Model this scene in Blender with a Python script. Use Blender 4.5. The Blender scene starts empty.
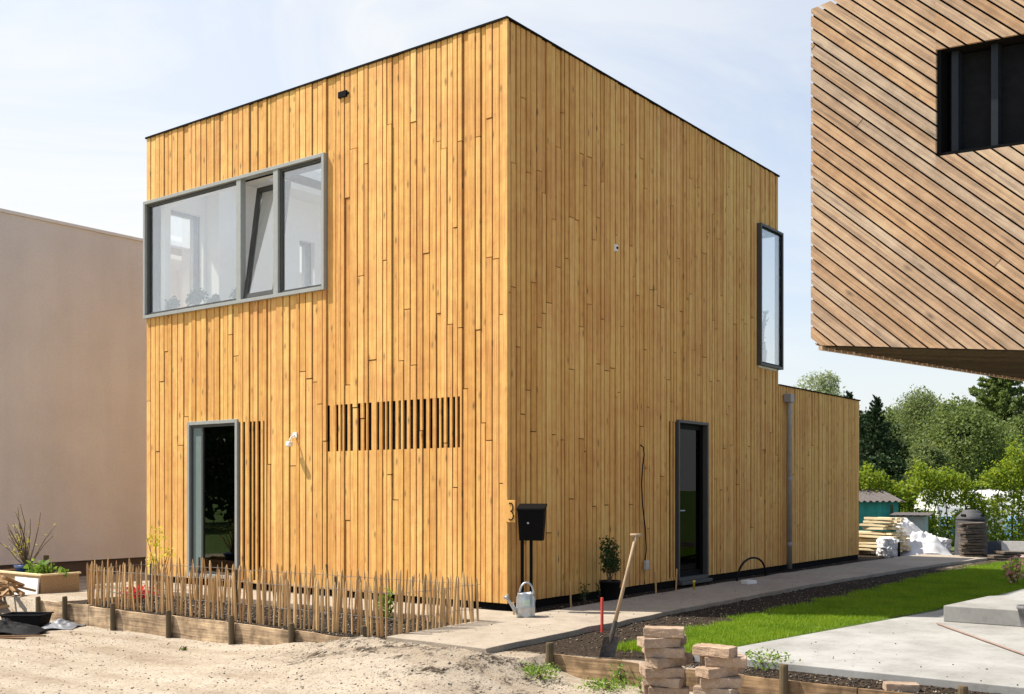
import bpy, math, random
import numpy as np
from mathutils import Vector, Matrix, noise
R = math.radians
random.seed(7); rng = np.random.default_rng(7)
scn = bpy.context.scene
C = scn.collection
PI = math.pi

# ---------------------------------------------------------------- frame of reference
# world origin = near ground corner of the timber house; +X runs back along its right
# facade, +Y runs along its left facade, z = 0 is the ground at the house.
UX, UY = 0.6018, 0.7986            # camera-plan components of world X
VX, VY = -0.7986, 0.6018           # camera-plan components of world Y
CX, CZ = -0.057, 12.1              # house corner in camera plan (right, ahead)
EYE, F, HOR = 1.35, 1067.0, 490.0
def plan(X, Z, z=0.0):             # camera plan (right, ahead) -> world point
    a, b = X - CX, Z - CZ
    return Vector((a*UX + b*UY, a*VX + b*VY, z))
def at(px, py, z=0.0):             # measured photo pixel on a level plane -> world point
    Z = F*(EYE - z)/(py - HOR)
    return plan((px - 512)/F*Z, Z, z)
def pz(px, Z, z=0.0):
    return plan((px - 512)/F*Z, Z, z)

# ---------------------------------------------------------------- node helpers
def new_mat(name):
    m = bpy.data.materials.new(name); m.use_nodes = True
    nt = m.node_tree; nt.nodes.clear()
    out = nt.nodes.new('ShaderNodeOutputMaterial')
    return m, nt, out
def N(nt, t, **kw):
    n = nt.nodes.new(t)
    for k, v in kw.items():
        if k in n.inputs: n.inputs[k].default_value = v
        else: setattr(n, k, v)
    return n
def ramp(nt, fac, stops):
    r = nt.nodes.new('ShaderNodeValToRGB')
    e = r.color_ramp.elements
    while len(e) < len(stops): e.new(0.5)
    for el, (p, c) in zip(e, stops):
        el.position = p; el.color = (*c, 1) if len(c) == 3 else c
    nt.links.new(fac, r.inputs[0]); return r.outputs[0]
def mixc(nt, fac, a, b, mode='MIX'):
    n = nt.nodes.new('ShaderNodeMix'); n.data_type = 'RGBA'; n.blend_type = mode
    for s, v in ((n.inputs[0], fac), (n.inputs[6], a), (n.inputs[7], b)):
        if hasattr(v, 'is_linked'): nt.links.new(v, s)
        elif isinstance(v, (int, float)): s.default_value = v
        else: s.default_value = (*v, 1)
    return n.outputs[2]
def mth(nt, op, a, b=0.0, clamp=False):
    n = nt.nodes.new('ShaderNodeMath'); n.operation = op; n.use_clamp = clamp
    for s, v in ((n.inputs[0], a), (n.inputs[1], b)):
        if hasattr(v, 'is_linked'): nt.links.new(v, s)
        else: s.default_value = v
    return n.outputs[0]
def coords(nt, scale=(1, 1, 1), rot=(0, 0, 0)):
    tc = nt.nodes.new('ShaderNodeTexCoord'); mp = nt.nodes.new('ShaderNodeMapping')
    mp.inputs['Scale'].default_value = scale; mp.inputs['Rotation'].default_value = rot
    nt.links.new(tc.outputs['Object'], mp.inputs['Vector']); return mp.outputs[0]
def tex(nt, vec, scale, detail=4, rough=.55, t='noise', **kw):
    n = nt.nodes.new('ShaderNodeTexNoise' if t == 'noise' else 'ShaderNodeTexVoronoi')
    n.inputs['Scale'].default_value = scale
    if t == 'noise':
        n.inputs['Detail'].default_value = detail; n.inputs['Roughness'].default_value = rough
    for k, v in kw.items(): n.inputs[k].default_value = v
    if vec is not None: nt.links.new(vec, n.inputs['Vector'])
    return n.outputs['Fac'] if t == 'noise' else n.outputs['Distance']
def principled(nt, out, col, rough=.6, metal=0.0, spec=.5, bump=None, bstr=.3, bdist=.01):
    b = nt.nodes.new('ShaderNodeBsdfPrincipled')
    if hasattr(col, 'is_linked'): nt.links.new(col, b.inputs['Base Color'])
    else: b.inputs['Base Color'].default_value = (*col, 1)
    if hasattr(rough, 'is_linked'): nt.links.new(rough, b.inputs['Roughness'])
    else: b.inputs['Roughness'].default_value = rough
    b.inputs['Metallic'].default_value = metal
    b.inputs['Specular IOR Level'].default_value = spec
    if bump is not None:
        bn = nt.nodes.new('ShaderNodeBump'); bn.inputs['Strength'].default_value = bstr
        bn.inputs['Distance'].default_value = bdist
        nt.links.new(bump, bn.inputs['Height']); nt.links.new(bn.outputs[0], b.inputs['Normal'])
    nt.links.new(b.outputs[0], out.inputs[0]); return b
def island(nt):
    return nt.nodes.new('ShaderNodeNewGeometry').outputs['Random Per Island']

def mat_simple(name, col, rough=.6, metal=0.0, var=.12, scale=12, bstr=.15, spec=.5):
    m, nt, out = new_mat(name)
    v = coords(nt); n = tex(nt, v, scale, 5); n2 = tex(nt, v, scale*7, 3)
    f = mth(nt, 'ADD', mth(nt, 'MULTIPLY', n, .7), mth(nt, 'MULTIPLY', n2, .3))
    lo = tuple(c*(1-var*1.6) for c in col); hi = tuple(min(1, c*(1+var*1.2)) for c in col)
    principled(nt, out, ramp(nt, f, [(.3, lo), (.7, hi)]), rough, metal, spec, n2, bstr, .004)
    return m

def mat_board(name, cols, rot=(0, 0, 0), grain_axis='z', knots=.5, rough=.72, grain=.22, stain=.2):
    """sawn timber: one tone per board, long grain, knots, faint stains"""
    m, nt, out = new_mat(name)
    isl = island(nt)
    stops = [(i/(len(cols)-1), c) for i, c in enumerate(cols)]
    base = ramp(nt, isl, stops)
    sc = {'z': (38, 38, 1.3), 'x': (1.3, 38, 38), 'y': (38, 1.3, 38)}[grain_axis]
    v = coords(nt, (1, 1, 1), rot)
    mp = nt.nodes.new('ShaderNodeMapping'); mp.inputs['Scale'].default_value = sc
    nt.links.new(v, mp.inputs['Vector'])
    # shift the grain per board
    ad = nt.nodes.new('ShaderNodeVectorMath'); ad.operation = 'ADD'
    cb = nt.nodes.new('ShaderNodeCombineXYZ'); 
    for i in range(3): nt.links.new(mth(nt, 'MULTIPLY', isl, 37.0 + 11*i), cb.inputs[i])
    nt.links.new(mp.outputs[0], ad.inputs[0]); nt.links.new(cb.outputs[0], ad.inputs[1])
    g = tex(nt, ad.outputs[0], 1.0, 5, .6, Distortion=1.2)
    col = mixc(nt, grain, base, ramp(nt, g, [(.3, (.12, .06, .02)), (.62, (1, .9, .72))]), 'OVERLAY')
    # knots
    sk = {'z': (9, 9, 3.2), 'x': (3.2, 9, 9), 'y': (9, 3.2, 9)}[grain_axis]
    mk = nt.nodes.new('ShaderNodeMapping'); mk.inputs['Scale'].default_value = sk
    nt.links.new(v, mk.inputs['Vector'])
    vd = nt.nodes.new('ShaderNodeTexVoronoi'); vd.inputs['Scale'].default_value = 1.0
    nt.links.new(mk.outputs[0], vd.inputs['Vector'])
    sep = nt.nodes.new('ShaderNodeSeparateColor'); nt.links.new(vd.outputs['Color'], sep.inputs[0])
    pick = mth(nt, 'LESS_THAN', sep.outputs[0], .5)
    kn = mth(nt, 'MULTIPLY', mth(nt, 'SUBTRACT', 1.0, mth(nt, 'MULTIPLY', vd.outputs['Distance'], 4.8), True), pick, True)
    kn = mth(nt, 'MULTIPLY', kn, knots)
    dk = tuple(c*.22 for c in cols[len(cols)//2])
    col = mixc(nt, kn, col, dk)
    st = tex(nt, v, .9, 4, .6)
    st2 = tex(nt, v, 6.5, 5, .65)
    col = mixc(nt, stain, col, ramp(nt, st, [(.35, (.3, .26, .22)), (.6, (.75, .73, .7))]), 'OVERLAY')
    col = mixc(nt, stain, col, ramp(nt, st2, [(.36, (.25, .23, .2)), (.6, (.72, .7, .68))]), 'OVERLAY')
    principled(nt, out, col, rough, 0, .3, g, .25, .003)
    return m

def mat_leaf(name, cols, trans=.45):
    m, nt, out = new_mat(name)
    col = ramp(nt, island(nt), [(i/(len(cols)-1), c) for i, c in enumerate(cols)])
    d = nt.nodes.new('ShaderNodeBsdfDiffuse'); t = nt.nodes.new('ShaderNodeBsdfTranslucent')
    g = nt.nodes.new('ShaderNodeBsdfGlossy'); g.inputs['Roughness'].default_value = .6
    g.inputs['Color'].default_value = (.6, .65, .6, 1)
    nt.links.new(col, d.inputs[0])
    hs = nt.nodes.new('ShaderNodeHueSaturation'); hs.inputs['Value'].default_value = 1.25
    hs.inputs['Hue'].default_value = .485
    nt.links.new(col, hs.inputs['Color']); nt.links.new(hs.outputs[0], t.inputs[0])
    a = nt.nodes.new('ShaderNodeMixShader'); a.inputs[0].default_value = trans
    nt.links.new(d.outputs[0], a.inputs[1]); nt.links.new(t.outputs[0], a.inputs[2])
    b = nt.nodes.new('ShaderNodeMixShader'); b.inputs[0].default_value = .03
    nt.links.new(a.outputs[0], b.inputs[1]); nt.links.new(g.outputs[0], b.inputs[2])
    nt.links.new(b.outputs[0], out.inputs[0]); return m

def grass_mat(name, cols, trans):
    m = mat_leaf(name, cols, trans); nt = m.node_tree
    cr = next(n for n in nt.nodes if n.type == 'VALTORGB')
    n1 = tex(nt, coords(nt), 1.6, 5, .65)
    mul = mixc(nt, .75, cr.outputs[0], ramp(nt, n1, [(.35, (.62, .72, .5)), (.5, (1, 1, 1)), (.68, (1.25, 1.08, .9))]), 'MULTIPLY')
    for n in nt.nodes:
        if n.type == 'BSDF_DIFFUSE': nt.links.new(mul, n.inputs[0])
        if n.type == 'HUE_SAT': nt.links.new(mul, n.inputs['Color'])
    return m

def mat_glass(name, tint=(.85, .9, .9), r0=.1, g=1.0):
    m, nt, out = new_mat(name)
    tr = nt.nodes.new('ShaderNodeBsdfTransparent'); tr.inputs[0].default_value = (*tint, 1)
    gl = nt.nodes.new('ShaderNodeBsdfGlossy'); gl.inputs['Roughness'].default_value = .0
    gl.inputs['Color'].default_value = (1, 1, 1, 1)
    lw = nt.nodes.new('ShaderNodeLayerWeight'); lw.inputs[0].default_value = .5
    f5 = mth(nt, 'POWER', lw.outputs['Facing'], 4.0)
    fac = mth(nt, 'ADD', mth(nt, 'MULTIPLY', f5, (1 - r0)*g), r0, True)
    mx = nt.nodes.new('ShaderNodeMixShader')
    nt.links.new(fac, mx.inputs[0]); nt.links.new(tr.outputs[0], mx.inputs[1])
    nt.links.new(gl.outputs[0], mx.inputs[2]); nt.links.new(mx.outputs[0], out.inputs[0]); return m

# ---------------------------------------------------------------- materials
M = {}
M['larch'] = mat_board('larch', [(.54, .285, .082), (.68, .38, .125), (.60, .325, .098), (.71, .415, .148), (.64, .35, .11), (.74, .44, .165), (.51, .255, .072)], knots=1.0, grain=.28)
M['weathered'] = mat_board('weathered_cedar', [(.41, .285, .195), (.47, .35, .255), (.44, .295, .185), (.43, .355, .29), (.50, .365, .26), (.42, .35, .29), (.39, .26, .165)],
                           rot=(0, R(-41.5), 0), grain_axis='x', knots=.9, grain=.38, stain=.28)
M['membrane'] = mat_simple('membrane', (.010, .009, .008), .9, spec=.08)
M['plaster'] = mat_simple('plaster', (.86, .855, .83), .8, var=.03)
M['screed'] = mat_simple('screed', (.3, .28, .26), .6)
M['frame'] = mat_simple('frame_grey', (.335, .352, .34), .4, var=.06)
M['frame_dark'] = mat_simple('frame_charcoal', (.072, .072, .069), .45, var=.06, spec=.3)
M['black'] = mat_simple('black_paint', (.005, .005, .0055), .55, var=.1, spec=.06)
M['gutter'] = mat_simple('zinc_pipe', (.33, .32, .31), .45, .1, var=.14, scale=5)
M['white'] = mat_simple('white_plastic', (.8, .8, .78), .4, var=.03)
M['shutter_frame'] = mat_simple('shutter_frame', (.012, .016, .022), .5, spec=.3)
M['glass'] = mat_glass('window_glass', (.99, .995, .985), .21)
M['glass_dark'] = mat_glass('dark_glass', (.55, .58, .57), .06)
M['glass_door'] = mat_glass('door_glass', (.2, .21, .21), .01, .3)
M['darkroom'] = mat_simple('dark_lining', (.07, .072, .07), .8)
M['fabric'] = mat_simple('dark_fabric', (.035, .035, .04), .9)
M['zinc'] = mat_simple('galvanised', (.47, .5, .52), .38, .8, var=.14, scale=22)
M['label'] = mat_simple('pale_green_label', (.5, .62, .5), .6)
M['stake'] = mat_board('chestnut', [(.36, .225, .10), (.52, .355, .18), (.43, .28, .125), (.58, .43, .25), (.26, .165, .09)], knots=.4)
M['stake_dark'] = mat_board('dark_post', [(.05, .04, .03), (.09, .07, .05)], knots=.4)
M['oldboard'] = mat_board('old_board', [(.17, .14, .107), (.255, .215, .168), (.21, .172, .133)], grain_axis='y', knots=.9, grain=.6, stain=.75)
M['oldboard_dark'] = mat_board('old_board_dark', [(.11, .08, .055), (.17, .13, .09), (.14, .105, .07)], grain_axis='y', knots=.9, grain=.6, stain=.8)
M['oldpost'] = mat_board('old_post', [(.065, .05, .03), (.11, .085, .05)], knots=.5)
M['soffit_shade'] = mat_board('soffit_shade', [(.012, .010, .008), (.035, .026, .018), (.02, .016, .012)], grain_axis='x', knots=.2)  # near-black colour puts the shade under the overhang into the battens
M['wire'] = mat_simple('wire', (.28, .25, .22), .5, .6)
M['ash'] = mat_board('tool_ash', [(.27, .20, .135), (.33, .25, .17)], knots=.2)
M['steel'] = mat_simple('worn_steel', (.09, .08, .075), .6, .6, var=.4, scale=30)
M['red'] = mat_simple('red_paint', (.62, .05, .03), .5)
M['yellow'] = mat_simple('yellow_plastic', (.75, .55, .03), .4)
M['bluepot'] = mat_simple('blue_glaze', (.02, .06, .2), .3)
M['terracotta'] = mat_simple('red_clay', (.5, .06, .035), .6)
M['darkpot'] = mat_simple('dark_pot', (.01, .01, .011), .5, spec=.2)
M['greypot'] = mat_simple('grey_pot', (.17, .17, .18), .7, var=.35, scale=9)
M['chipboard'] = mat_simple('chipboard', (.40, .26, .13), .8, var=.35, scale=60)
M['whiteboard'] = mat_simple('white_board', (.82, .82, .8), .5, var=.02)
M['rubber'] = mat_simple('rubber', (.008, .0085, .010), .7, var=.3, spec=.12)
M['greysheet'] = mat_simple('grey_sheet', (.17, .18, .2), .5, var=.25)
M['sawn'] = mat_board('sawn_pine', [(.58, .45, .26), (.72, .6, .4), (.66, .52, .31), (.78, .68, .5)], grain_axis='x', knots=.3)
M['scrap'] = mat_board('scrap_wood', [(.09, .055, .03), (.26, .17, .09), (.15, .09, .05), (.40, .30, .2)], grain_axis='x', knots=.4)
M['bag'] = mat_simple('white_bag', (.62, .62, .63), .6, var=.06, scale=8)
M['slatebox'] = mat_simple('slate', (.055, .055, .06), .7, var=.25)
M['paleslab'] = mat_simple('pale_slab', (.5, .48, .44), .8, var=.12)
M['tile_dark'] = mat_simple('old_tile', (.11, .085, .062), .9, var=.4, scale=14)
M['turquoise'] = mat_simple('turquoise_paint', (.016, .31, .26), .6, var=.25, scale=6)
M['palegreen'] = mat_simple('pale_shed_paint', (.34, .43, .42), .7, var=.15, scale=6)
M['tealreflection'] = mat_simple('teal_reflection_paint', (.17, .225, .22), .25, var=.05)
M['corrugate'] = mat_simple('fibre_cement', (.095, .082, .078), .9, var=.2)
M['bluesheet'] = mat_simple('blue_sheet', (.07, .2, .42), .5)
M['cord'] = mat_simple('cord', (.27, .185, .15), .8)
M['bark'] = mat_simple('bark', (.075, .055, .04), .9, var=.4)
M['twig'] = mat_simple('twig', (.12, .085, .05), .9)
M['pink'] = mat_leaf('pink_petals', [(.6, .25, .24), (.75, .45, .4)], .3)
M['redpetal'] = mat_leaf('red_petals', [(.6, .02, .01), (.7, .06, .03)], .3)
M['yellowpetal'] = mat_leaf('yellow_flowers', [(.5, .5, .02), (.65, .6, .05), (.35, .42, .03)], .4)
M['leaf_garden'] = mat_leaf('garden_leaf', [(.09, .18, .02), (.16, .28, .035), (.24, .36, .06)], .45)
M['leaf_box'] = mat_leaf('evergreen_leaf', [(.012, .03, .008), (.04, .08, .018), (.025, .05, .01)], .25)
M['leaf_hedge'] = mat_leaf('hedge_leaf', [(.09, .16, .012), (.24, .31, .02), (.15, .24, .015), (.31, .37, .03)], .55)
M['leaf_willow'] = mat_leaf('willow_leaf', [(.105, .15, .042), (.19, .235, .08), (.14, .19, .06)], .5)
M['leaf_mid'] = mat_leaf('bush_leaf', [(.085, .135, .03), (.17, .225, .06), (.12, .175, .043)], .5)
M['leaf_spruce'] = mat_leaf('spruce_needle', [(.014, .032, .012), (.03, .055, .018), (.022, .045, .014)], .2)
M['leaf_cypress'] = mat_leaf('cypress_needle', [(.065, .11, .022), (.15, .20, .045), (.10, .15, .034)], .45)
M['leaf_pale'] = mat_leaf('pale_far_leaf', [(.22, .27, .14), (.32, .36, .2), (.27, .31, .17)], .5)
M['leaf_dark'] = mat_leaf('dark_leaf', [(.012, .028, .008), (.03, .06, .015)], .3)  # dark leaf tone of the background trees
M['soilclod'] = mat_simple('clod', (.036, .026, .018), .95, var=.4)
M['sandlump'] = mat_simple('sand_lump', (.36, .305, .24), .95, var=.2)
M['chip'] = mat_simple('chip', (.30, .24, .175), .9, var=.4)

def ground_mat():
    m, nt, out = new_mat('ground')
    v = coords(nt)
    a = nt.nodes.new('ShaderNodeAttribute'); a.attribute_name = 'soil'
    g = nt.nodes.new('ShaderNodeAttribute'); g.attribute_name = 'grass'
    n1 = tex(nt, v, .55, 6, .6); n2 = tex(nt, v, 5, 6, .65); n3 = tex(nt, v, 38, 4, .7); n4 = tex(nt, v, 140, 2, .6)
    sand = ramp(nt, mth(nt, 'ADD', mth(nt, 'MULTIPLY', n1, .5), mth(nt, 'MULTIPLY', n2, .5)),
                [(.3, (.27, .222, .165)), (.5, (.375, .322, .255)), (.68, (.44, .387, .315))])
    spk = ramp(nt, n3, [(.34, (.3, .26, .22)), (.5, (1, 1, 1))])
    sand = mixc(nt, .55, sand, spk, 'MULTIPLY')
    stv = tex(nt, coords(nt, (3.2, .55, 1)), 1.0, 6, .62)
    sand = mixc(nt, .6, sand, ramp(nt, stv, [(.38, (.66, .6, .54)), (.55, (1, 1, 1))]), 'MULTIPLY')
    vor = nt.nodes.new('ShaderNodeTexVoronoi'); vor.inputs['Scale'].default_value = 26
    nt.links.new(v, vor.inputs['Vector'])
    deb = mth(nt, 'MULTIPLY', mth(nt, 'LESS_THAN', vor.outputs['Distance'], .27), mth(nt, 'GREATER_THAN', n2, .52))
    sand = mixc(nt, mth(nt, 'MULTIPLY', deb, .7), sand, (.13, .09, .06))
    soil = ramp(nt, n3, [(.35, (.012, .0085, .006)), (.52, (.032, .023, .016)), (.72, (.10, .075, .052))])
    sm = mth(nt, 'ADD', a.outputs['Fac'], mth(nt, 'MULTIPLY', mth(nt, 'SUBTRACT', n2, .5), 1.1), True)
    sm = mth(nt, 'ADD', sm, mth(nt, 'MULTIPLY', mth(nt, 'SUBTRACT', n3, .5), .8), True)
    col = mixc(nt, ramp(nt, sm, [(.42, (0, 0, 0)), (.58, (1, 1, 1))]), sand, soil)
    grs = ramp(nt, mth(nt, 'ADD', mth(nt, 'MULTIPLY', n2, .5), mth(nt, 'MULTIPLY', n3, .5)),
               [(.35, (.035, .07, .012)), (.6, (.10, .16, .03))])
    gm = mth(nt, 'ADD', g.outputs['Fac'], mth(nt, 'MULTIPLY', mth(nt, 'SUBTRACT', n2, .5), .9), True)
    col = mixc(nt, ramp(nt, gm, [(.42, (0, 0, 0)), (.58, (1, 1, 1))]), col, grs)
    h = mth(nt, 'ADD', mth(nt, 'MULTIPLY', n2, .6), mth(nt, 'ADD', mth(nt, 'MULTIPLY', n3, .3), mth(nt, 'MULTIPLY', n4, .1)))
    principled(nt, out, col, .95, 0, .1, h, .6, .045)
    return m
M['ground'] = ground_mat()

def speckled(name, stops, scale, bstr=.4, bdist=.01, stain=.3, rough=.9, vary=False, streaks=0):
    m, nt, out = new_mat(name)
    v = coords(nt)
    n1 = tex(nt, v, scale, 5, .65); n2 = tex(nt, v, scale*9, 3, .7); n0 = tex(nt, v, .8, 5, .6)
    f = mth(nt, 'ADD', mth(nt, 'MULTIPLY', n1, .5), mth(nt, 'MULTIPLY', n2, .5))
    col = ramp(nt, f, stops)
    col = mixc(nt, stain, col, ramp(nt, n0, [(.35, (.45, .43, .4)), (.6, (1, 1, 1))]), 'MULTIPLY')
    if vary:
        oi = nt.nodes.new('ShaderNodeObjectInfo')
        col = mixc(nt, .8, col, ramp(nt, oi.outputs['Random'], [(0, (.72, .66, .62)), (.35, (1, .97, .94)), (.7, (.86, .88, .92)), (1, (1.12, 1.04, .96))]), 'MULTIPLY')
    if streaks:
        col = mixc(nt, streaks, col, ramp(nt, tex(nt, coords(nt, (2.2, 2.2, .22)), 1.0, 5, .6), [(.38, (.78, .76, .73)), (.58, (1, 1, 1))]), 'MULTIPLY')  # faint vertical stain streaks
    principled(nt, out, col, rough, 0, .2, f, bstr, bdist)
    return m
M['path'] = speckled('path_grit', [(.32, (.24, .20, .155)), (.5, (.345, .295, .235)), (.66, (.40, .35, .285))], 6, .5, .012)
M['concrete'] = speckled('concrete', [(.3, (.27, .267, .255)), (.5, (.345, .342, .33)), (.7, (.375, .373, .361))], 3.2, .35, .005, .45)
M['stucco'] = speckled('stucco', [(.3, (.64, .62, .592)), (.5, (.72, .70, .672)), (.7, (.76, .74, .715))], 22, 1.0, .02, .14, streaks=.18)
M['brick'] = speckled('clay_paver', [(.3, (.22, .155, .11)), (.5, (.38, .285, .21)), (.7, (.54, .44, .345))], 14, .9, .008, .45, vary=True)
M['lawnbase'] = speckled('lawn_earth', [(.3, (.03, .05, .01)), (.6, (.08, .13, .02))], 30, .5, .01)
M['plinthbrown'] = mat_simple('plinth_brown', (.075, .058, .048), .8)
M['coping'] = mat_simple('coping', (.62, .62, .6), .5, var=.04)
M['grass'] = grass_mat('grass_blade', [(.12, .22, .008), (.21, .35, .012), (.17, .30, .01), (.29, .42, .04)], .4)

# ---------------------------------------------------------------- mesh helpers
class MB:
    def __init__(self): self.v = []; self.f = []
    def add(self, vs, fs):
        o = len(self.v); self.v += [tuple(p) for p in vs]; self.f += [tuple(i+o for i in f) for f in fs]
    def box(self, x0, x1, y0, y1, z0, z1, mat=None):
        vs = [Vector((x, y, z)) for z in (z0, z1) for y in (y0, y1) for x in (x0, x1)]
        if mat is not None: vs = [mat @ p for p in vs]
        self.add(vs, [(0, 2, 3, 1), (4, 5, 7, 6), (0, 1, 5, 4), (2, 6, 7, 3), (0, 4, 6, 2), (1, 3, 7, 5)])
        return self
    def tube(self, pts, r, n=8, cap=True):
        pts = [Vector(p) for p in pts]; rs = r if isinstance(r, (list, tuple)) else [r]*len(pts)
        vs, fs = [], []; prev = None
        for i, p in enumerate(pts):
            d = (pts[min(i+1, len(pts)-1)] - pts[max(i-1, 0)]).normalized()
            ref = prev if prev is not None else (Vector((0, 0, 1)) if abs(d.z) < .9 else Vector((1, 0, 0)))
            a = d.cross(ref)
            if a.length < 1e-4: a = d.cross(Vector((1, 0.2, 0)))
            a.normalize(); b = a.cross(d).normalized(); prev = b
            for k in range(n):
                t = 2*PI*k/n; vs.append(p + (a*math.cos(t) + b*math.sin(t))*rs[i])
        for i in range(len(pts)-1):
            for k in range(n):
                k2 = (k+1) % n; fs.append((i*n+k, i*n+k2, (i+1)*n+k2, (i+1)*n+k))
        if cap:
            fs.append(tuple(range(n-1, -1, -1))); fs.append(tuple((len(pts)-1)*n+k for k in range(n)))
        self.add(vs, fs); return self
    def lathe(self, prof, n=24, c=(0, 0, 0), cap=True):
        vs, fs = [], []
        for r, z in prof:
            for k in range(n):
                t = 2*PI*k/n; vs.append((c[0]+r*math.cos(t), c[1]+r*math.sin(t), c[2]+z))
        for i in range(len(prof)-1):
            for k in range(n):
                k2 = (k+1) % n; fs.append((i*n+k, i*n+k2, (i+1)*n+k2, (i+1)*n+k))
        if cap:
            fs.append(tuple(range(n-1, -1, -1))); fs.append(tuple((len(prof)-1)*n+k for k in range(n)))
        self.add(vs, fs); return self
    def build(self, name, mat, parent=None, smooth=False, bevel=0.0):
        me = bpy.data.meshes.new(name); me.from_pydata(self.v, [], self.f); me.update()
        o = bpy.data.objects.new(name, me); C.objects.link(o)
        me.materials.append(M[mat] if isinstance(mat, str) else mat)
        if smooth: me.polygons.foreach_set('use_smooth', [True]*len(me.polygons))
        if bevel:
            b = o.modifiers.new('bevel', 'BEVEL'); b.width = bevel; b.segments = 2; b.limit_method = 'ANGLE'
        if parent: o.parent = parent
        return o
def np_obj(name, V, Fq, mat, parent=None):
    me = bpy.data.meshes.new(name)
    n = Fq.shape[1]
    me.vertices.add(len(V)); me.vertices.foreach_set('co', V.astype(np.float32).ravel())
    me.loops.add(Fq.size); me.loops.foreach_set('vertex_index', Fq.astype(np.int32).ravel())
    me.polygons.add(len(Fq))
    me.polygons.foreach_set('loop_start', np.arange(0, Fq.size, n, dtype=np.int32))
    me.polygons.foreach_set('loop_total', np.full(len(Fq), n, dtype=np.int32))
    me.update(calc_edges=True); me.validate()
    me.materials.append(M[mat] if isinstance(mat, str) else mat)
    o = bpy.data.objects.new(name, me); C.objects.link(o)
    if parent: o.parent = parent
    return o
def tag(o, label, cat, group=None, kind=None):
    o['label'] = label; o['category'] = cat
    if group: o['group'] = group
    if kind: o['kind'] = kind
    return o
def thing(name, label, cat, loc=(0, 0, 0), rz=0.0, group=None):
    o = bpy.data.objects.new(name, None); o.empty_display_size = .2; C.objects.link(o)
    o.location = loc; o.rotation_euler = (0, 0, rz)
    return tag(o, label, cat, group)
def copy_tree(o, parent=None):
    c = o.copy(); C.objects.link(c)
    if parent: c.parent = parent
    for ch in list(o.children): copy_tree(ch, c)
    return c
def sstep(a, b, x):
    t = min(1, max(0, (x-a)/(b-a))); return t*t*(3-2*t)

# leaves: n quads around given centres
def leaf_quads(P, size, aspect=.6, nrm=None, spread=1.0, jitter=.35):
    n = len(P)
    a = rng.normal(size=(n, 3)); 
    if nrm is not None: a = nrm*1.0 + a*spread
    a /= np.linalg.norm(a, axis=1, keepdims=True)+1e-9
    t = rng.normal(size=(n, 3)); t -= (t*a).sum(1, keepdims=True)*a
    t /= np.linalg.norm(t, axis=1, keepdims=True)+1e-9
    b = np.cross(a, t)
    s = (size*(1+jitter*rng.normal(size=(n, 1)))).clip(size*.4, size*1.9)
    V = np.stack([P - t*s*.5, P + b*s*aspect*.5 + t*s*.05, P + t*s*.5, P - b*s*aspect*.5 + t*s*.05], 1).reshape(-1, 3)
    return V, np.arange(4*n).reshape(n, 4)
def ellipsoid_pts(n, c, r, shell=.55):
    d = rng.normal(size=(n, 3)); d /= np.linalg.norm(d, axis=1, keepdims=True)
    q = shell + (1-shell)*rng.random((n, 1))**.7
    return np.array(c) + d*np.array(r)*q*(1+.12*rng.normal(size=(n, 1)))

# ---------------------------------------------------------------- camera
cam_d = bpy.data.cameras.new('camera'); cam = bpy.data.objects.new('camera', cam_d); C.objects.link(cam)
cam.location = plan(0, 0, EYE)
view = plan(0, 1) - plan(0, 0)
cam.rotation_euler = (PI/2, 0, math.atan2(-view.x, view.y))
cam_d.sensor_width = 36; cam_d.lens = F/1024*36; cam_d.shift_y = (HOR-347)/1024
cam_d.clip_start = .1; cam_d.clip_end = 5000
scn.camera = cam

# ---------------------------------------------------------------- light
SUN_EL = math.atan(1.45); SDX, SDY = .435, -.9      # horizontal travel of the light
sd = bpy.data.lights.new('sun', 'SUN'); sd.energy = 4.7; sd.angle = R(.5); sd.color = (1, .93, .82)
so = bpy.data.objects.new('sun', sd); C.objects.link(so)
trav = Vector((SDX*math.cos(SUN_EL), SDY*math.cos(SUN_EL), -math.sin(SUN_EL)))
so.rotation_euler = trav.to_track_quat('-Z', 'Y').to_euler()
so.location = (0, 0, 30)
w = bpy.data.worlds.new('World'); scn.world = w; w.use_nodes = True
nt = w.node_tree; nt.nodes.clear()
wo = nt.nodes.new('ShaderNodeOutputWorld'); bg = nt.nodes.new('ShaderNodeBackground')
sky = nt.nodes.new('ShaderNodeTexSky'); sky.sky_type = 'NISHITA'; sky.sun_disc = False
sky.sun_elevation = SUN_EL; sky.sun_rotation = math.atan2(-SDX, -SDY)
sky.air_density = 1.0; sky.dust_density = 2.2; sky.ozone_density = 1.0; sky.altitude = 0
tc = nt.nodes.new('ShaderNodeTexCoord'); mp = nt.nodes.new('ShaderNodeMapping')
mp.inputs['Scale'].default_value = (1.3, 2.1, 4.6); mp.inputs['Rotation'].default_value = (.15, .25, .6)
nt.links.new(tc.outputs['Generated'], mp.inputs['Vector'])
cn = nt.nodes.new('ShaderNodeTexNoise'); cn.inputs['Scale'].default_value = 1.6
cn.inputs['Detail'].default_value = 9; cn.inputs['Roughness'].default_value = .6; cn.inputs['Distortion'].default_value = .7
nt.links.new(mp.outputs[0], cn.inputs['Vector'])
cf = ramp(nt, cn.outputs['Fac'], [(.38, (.62, .62, .62)), (.60, (1, 1, 1))])
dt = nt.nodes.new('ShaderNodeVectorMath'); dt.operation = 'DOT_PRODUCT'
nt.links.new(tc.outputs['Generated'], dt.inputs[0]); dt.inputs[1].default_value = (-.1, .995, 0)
veil = mth(nt, 'ADD', mth(nt, 'MULTIPLY', dt.outputs['Value'], .8), .42, True)     # high thin cloud thins out away from the sun, shaped to lower fill on the right facade
cf = mth(nt, 'MULTIPLY', cf, veil)
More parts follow.
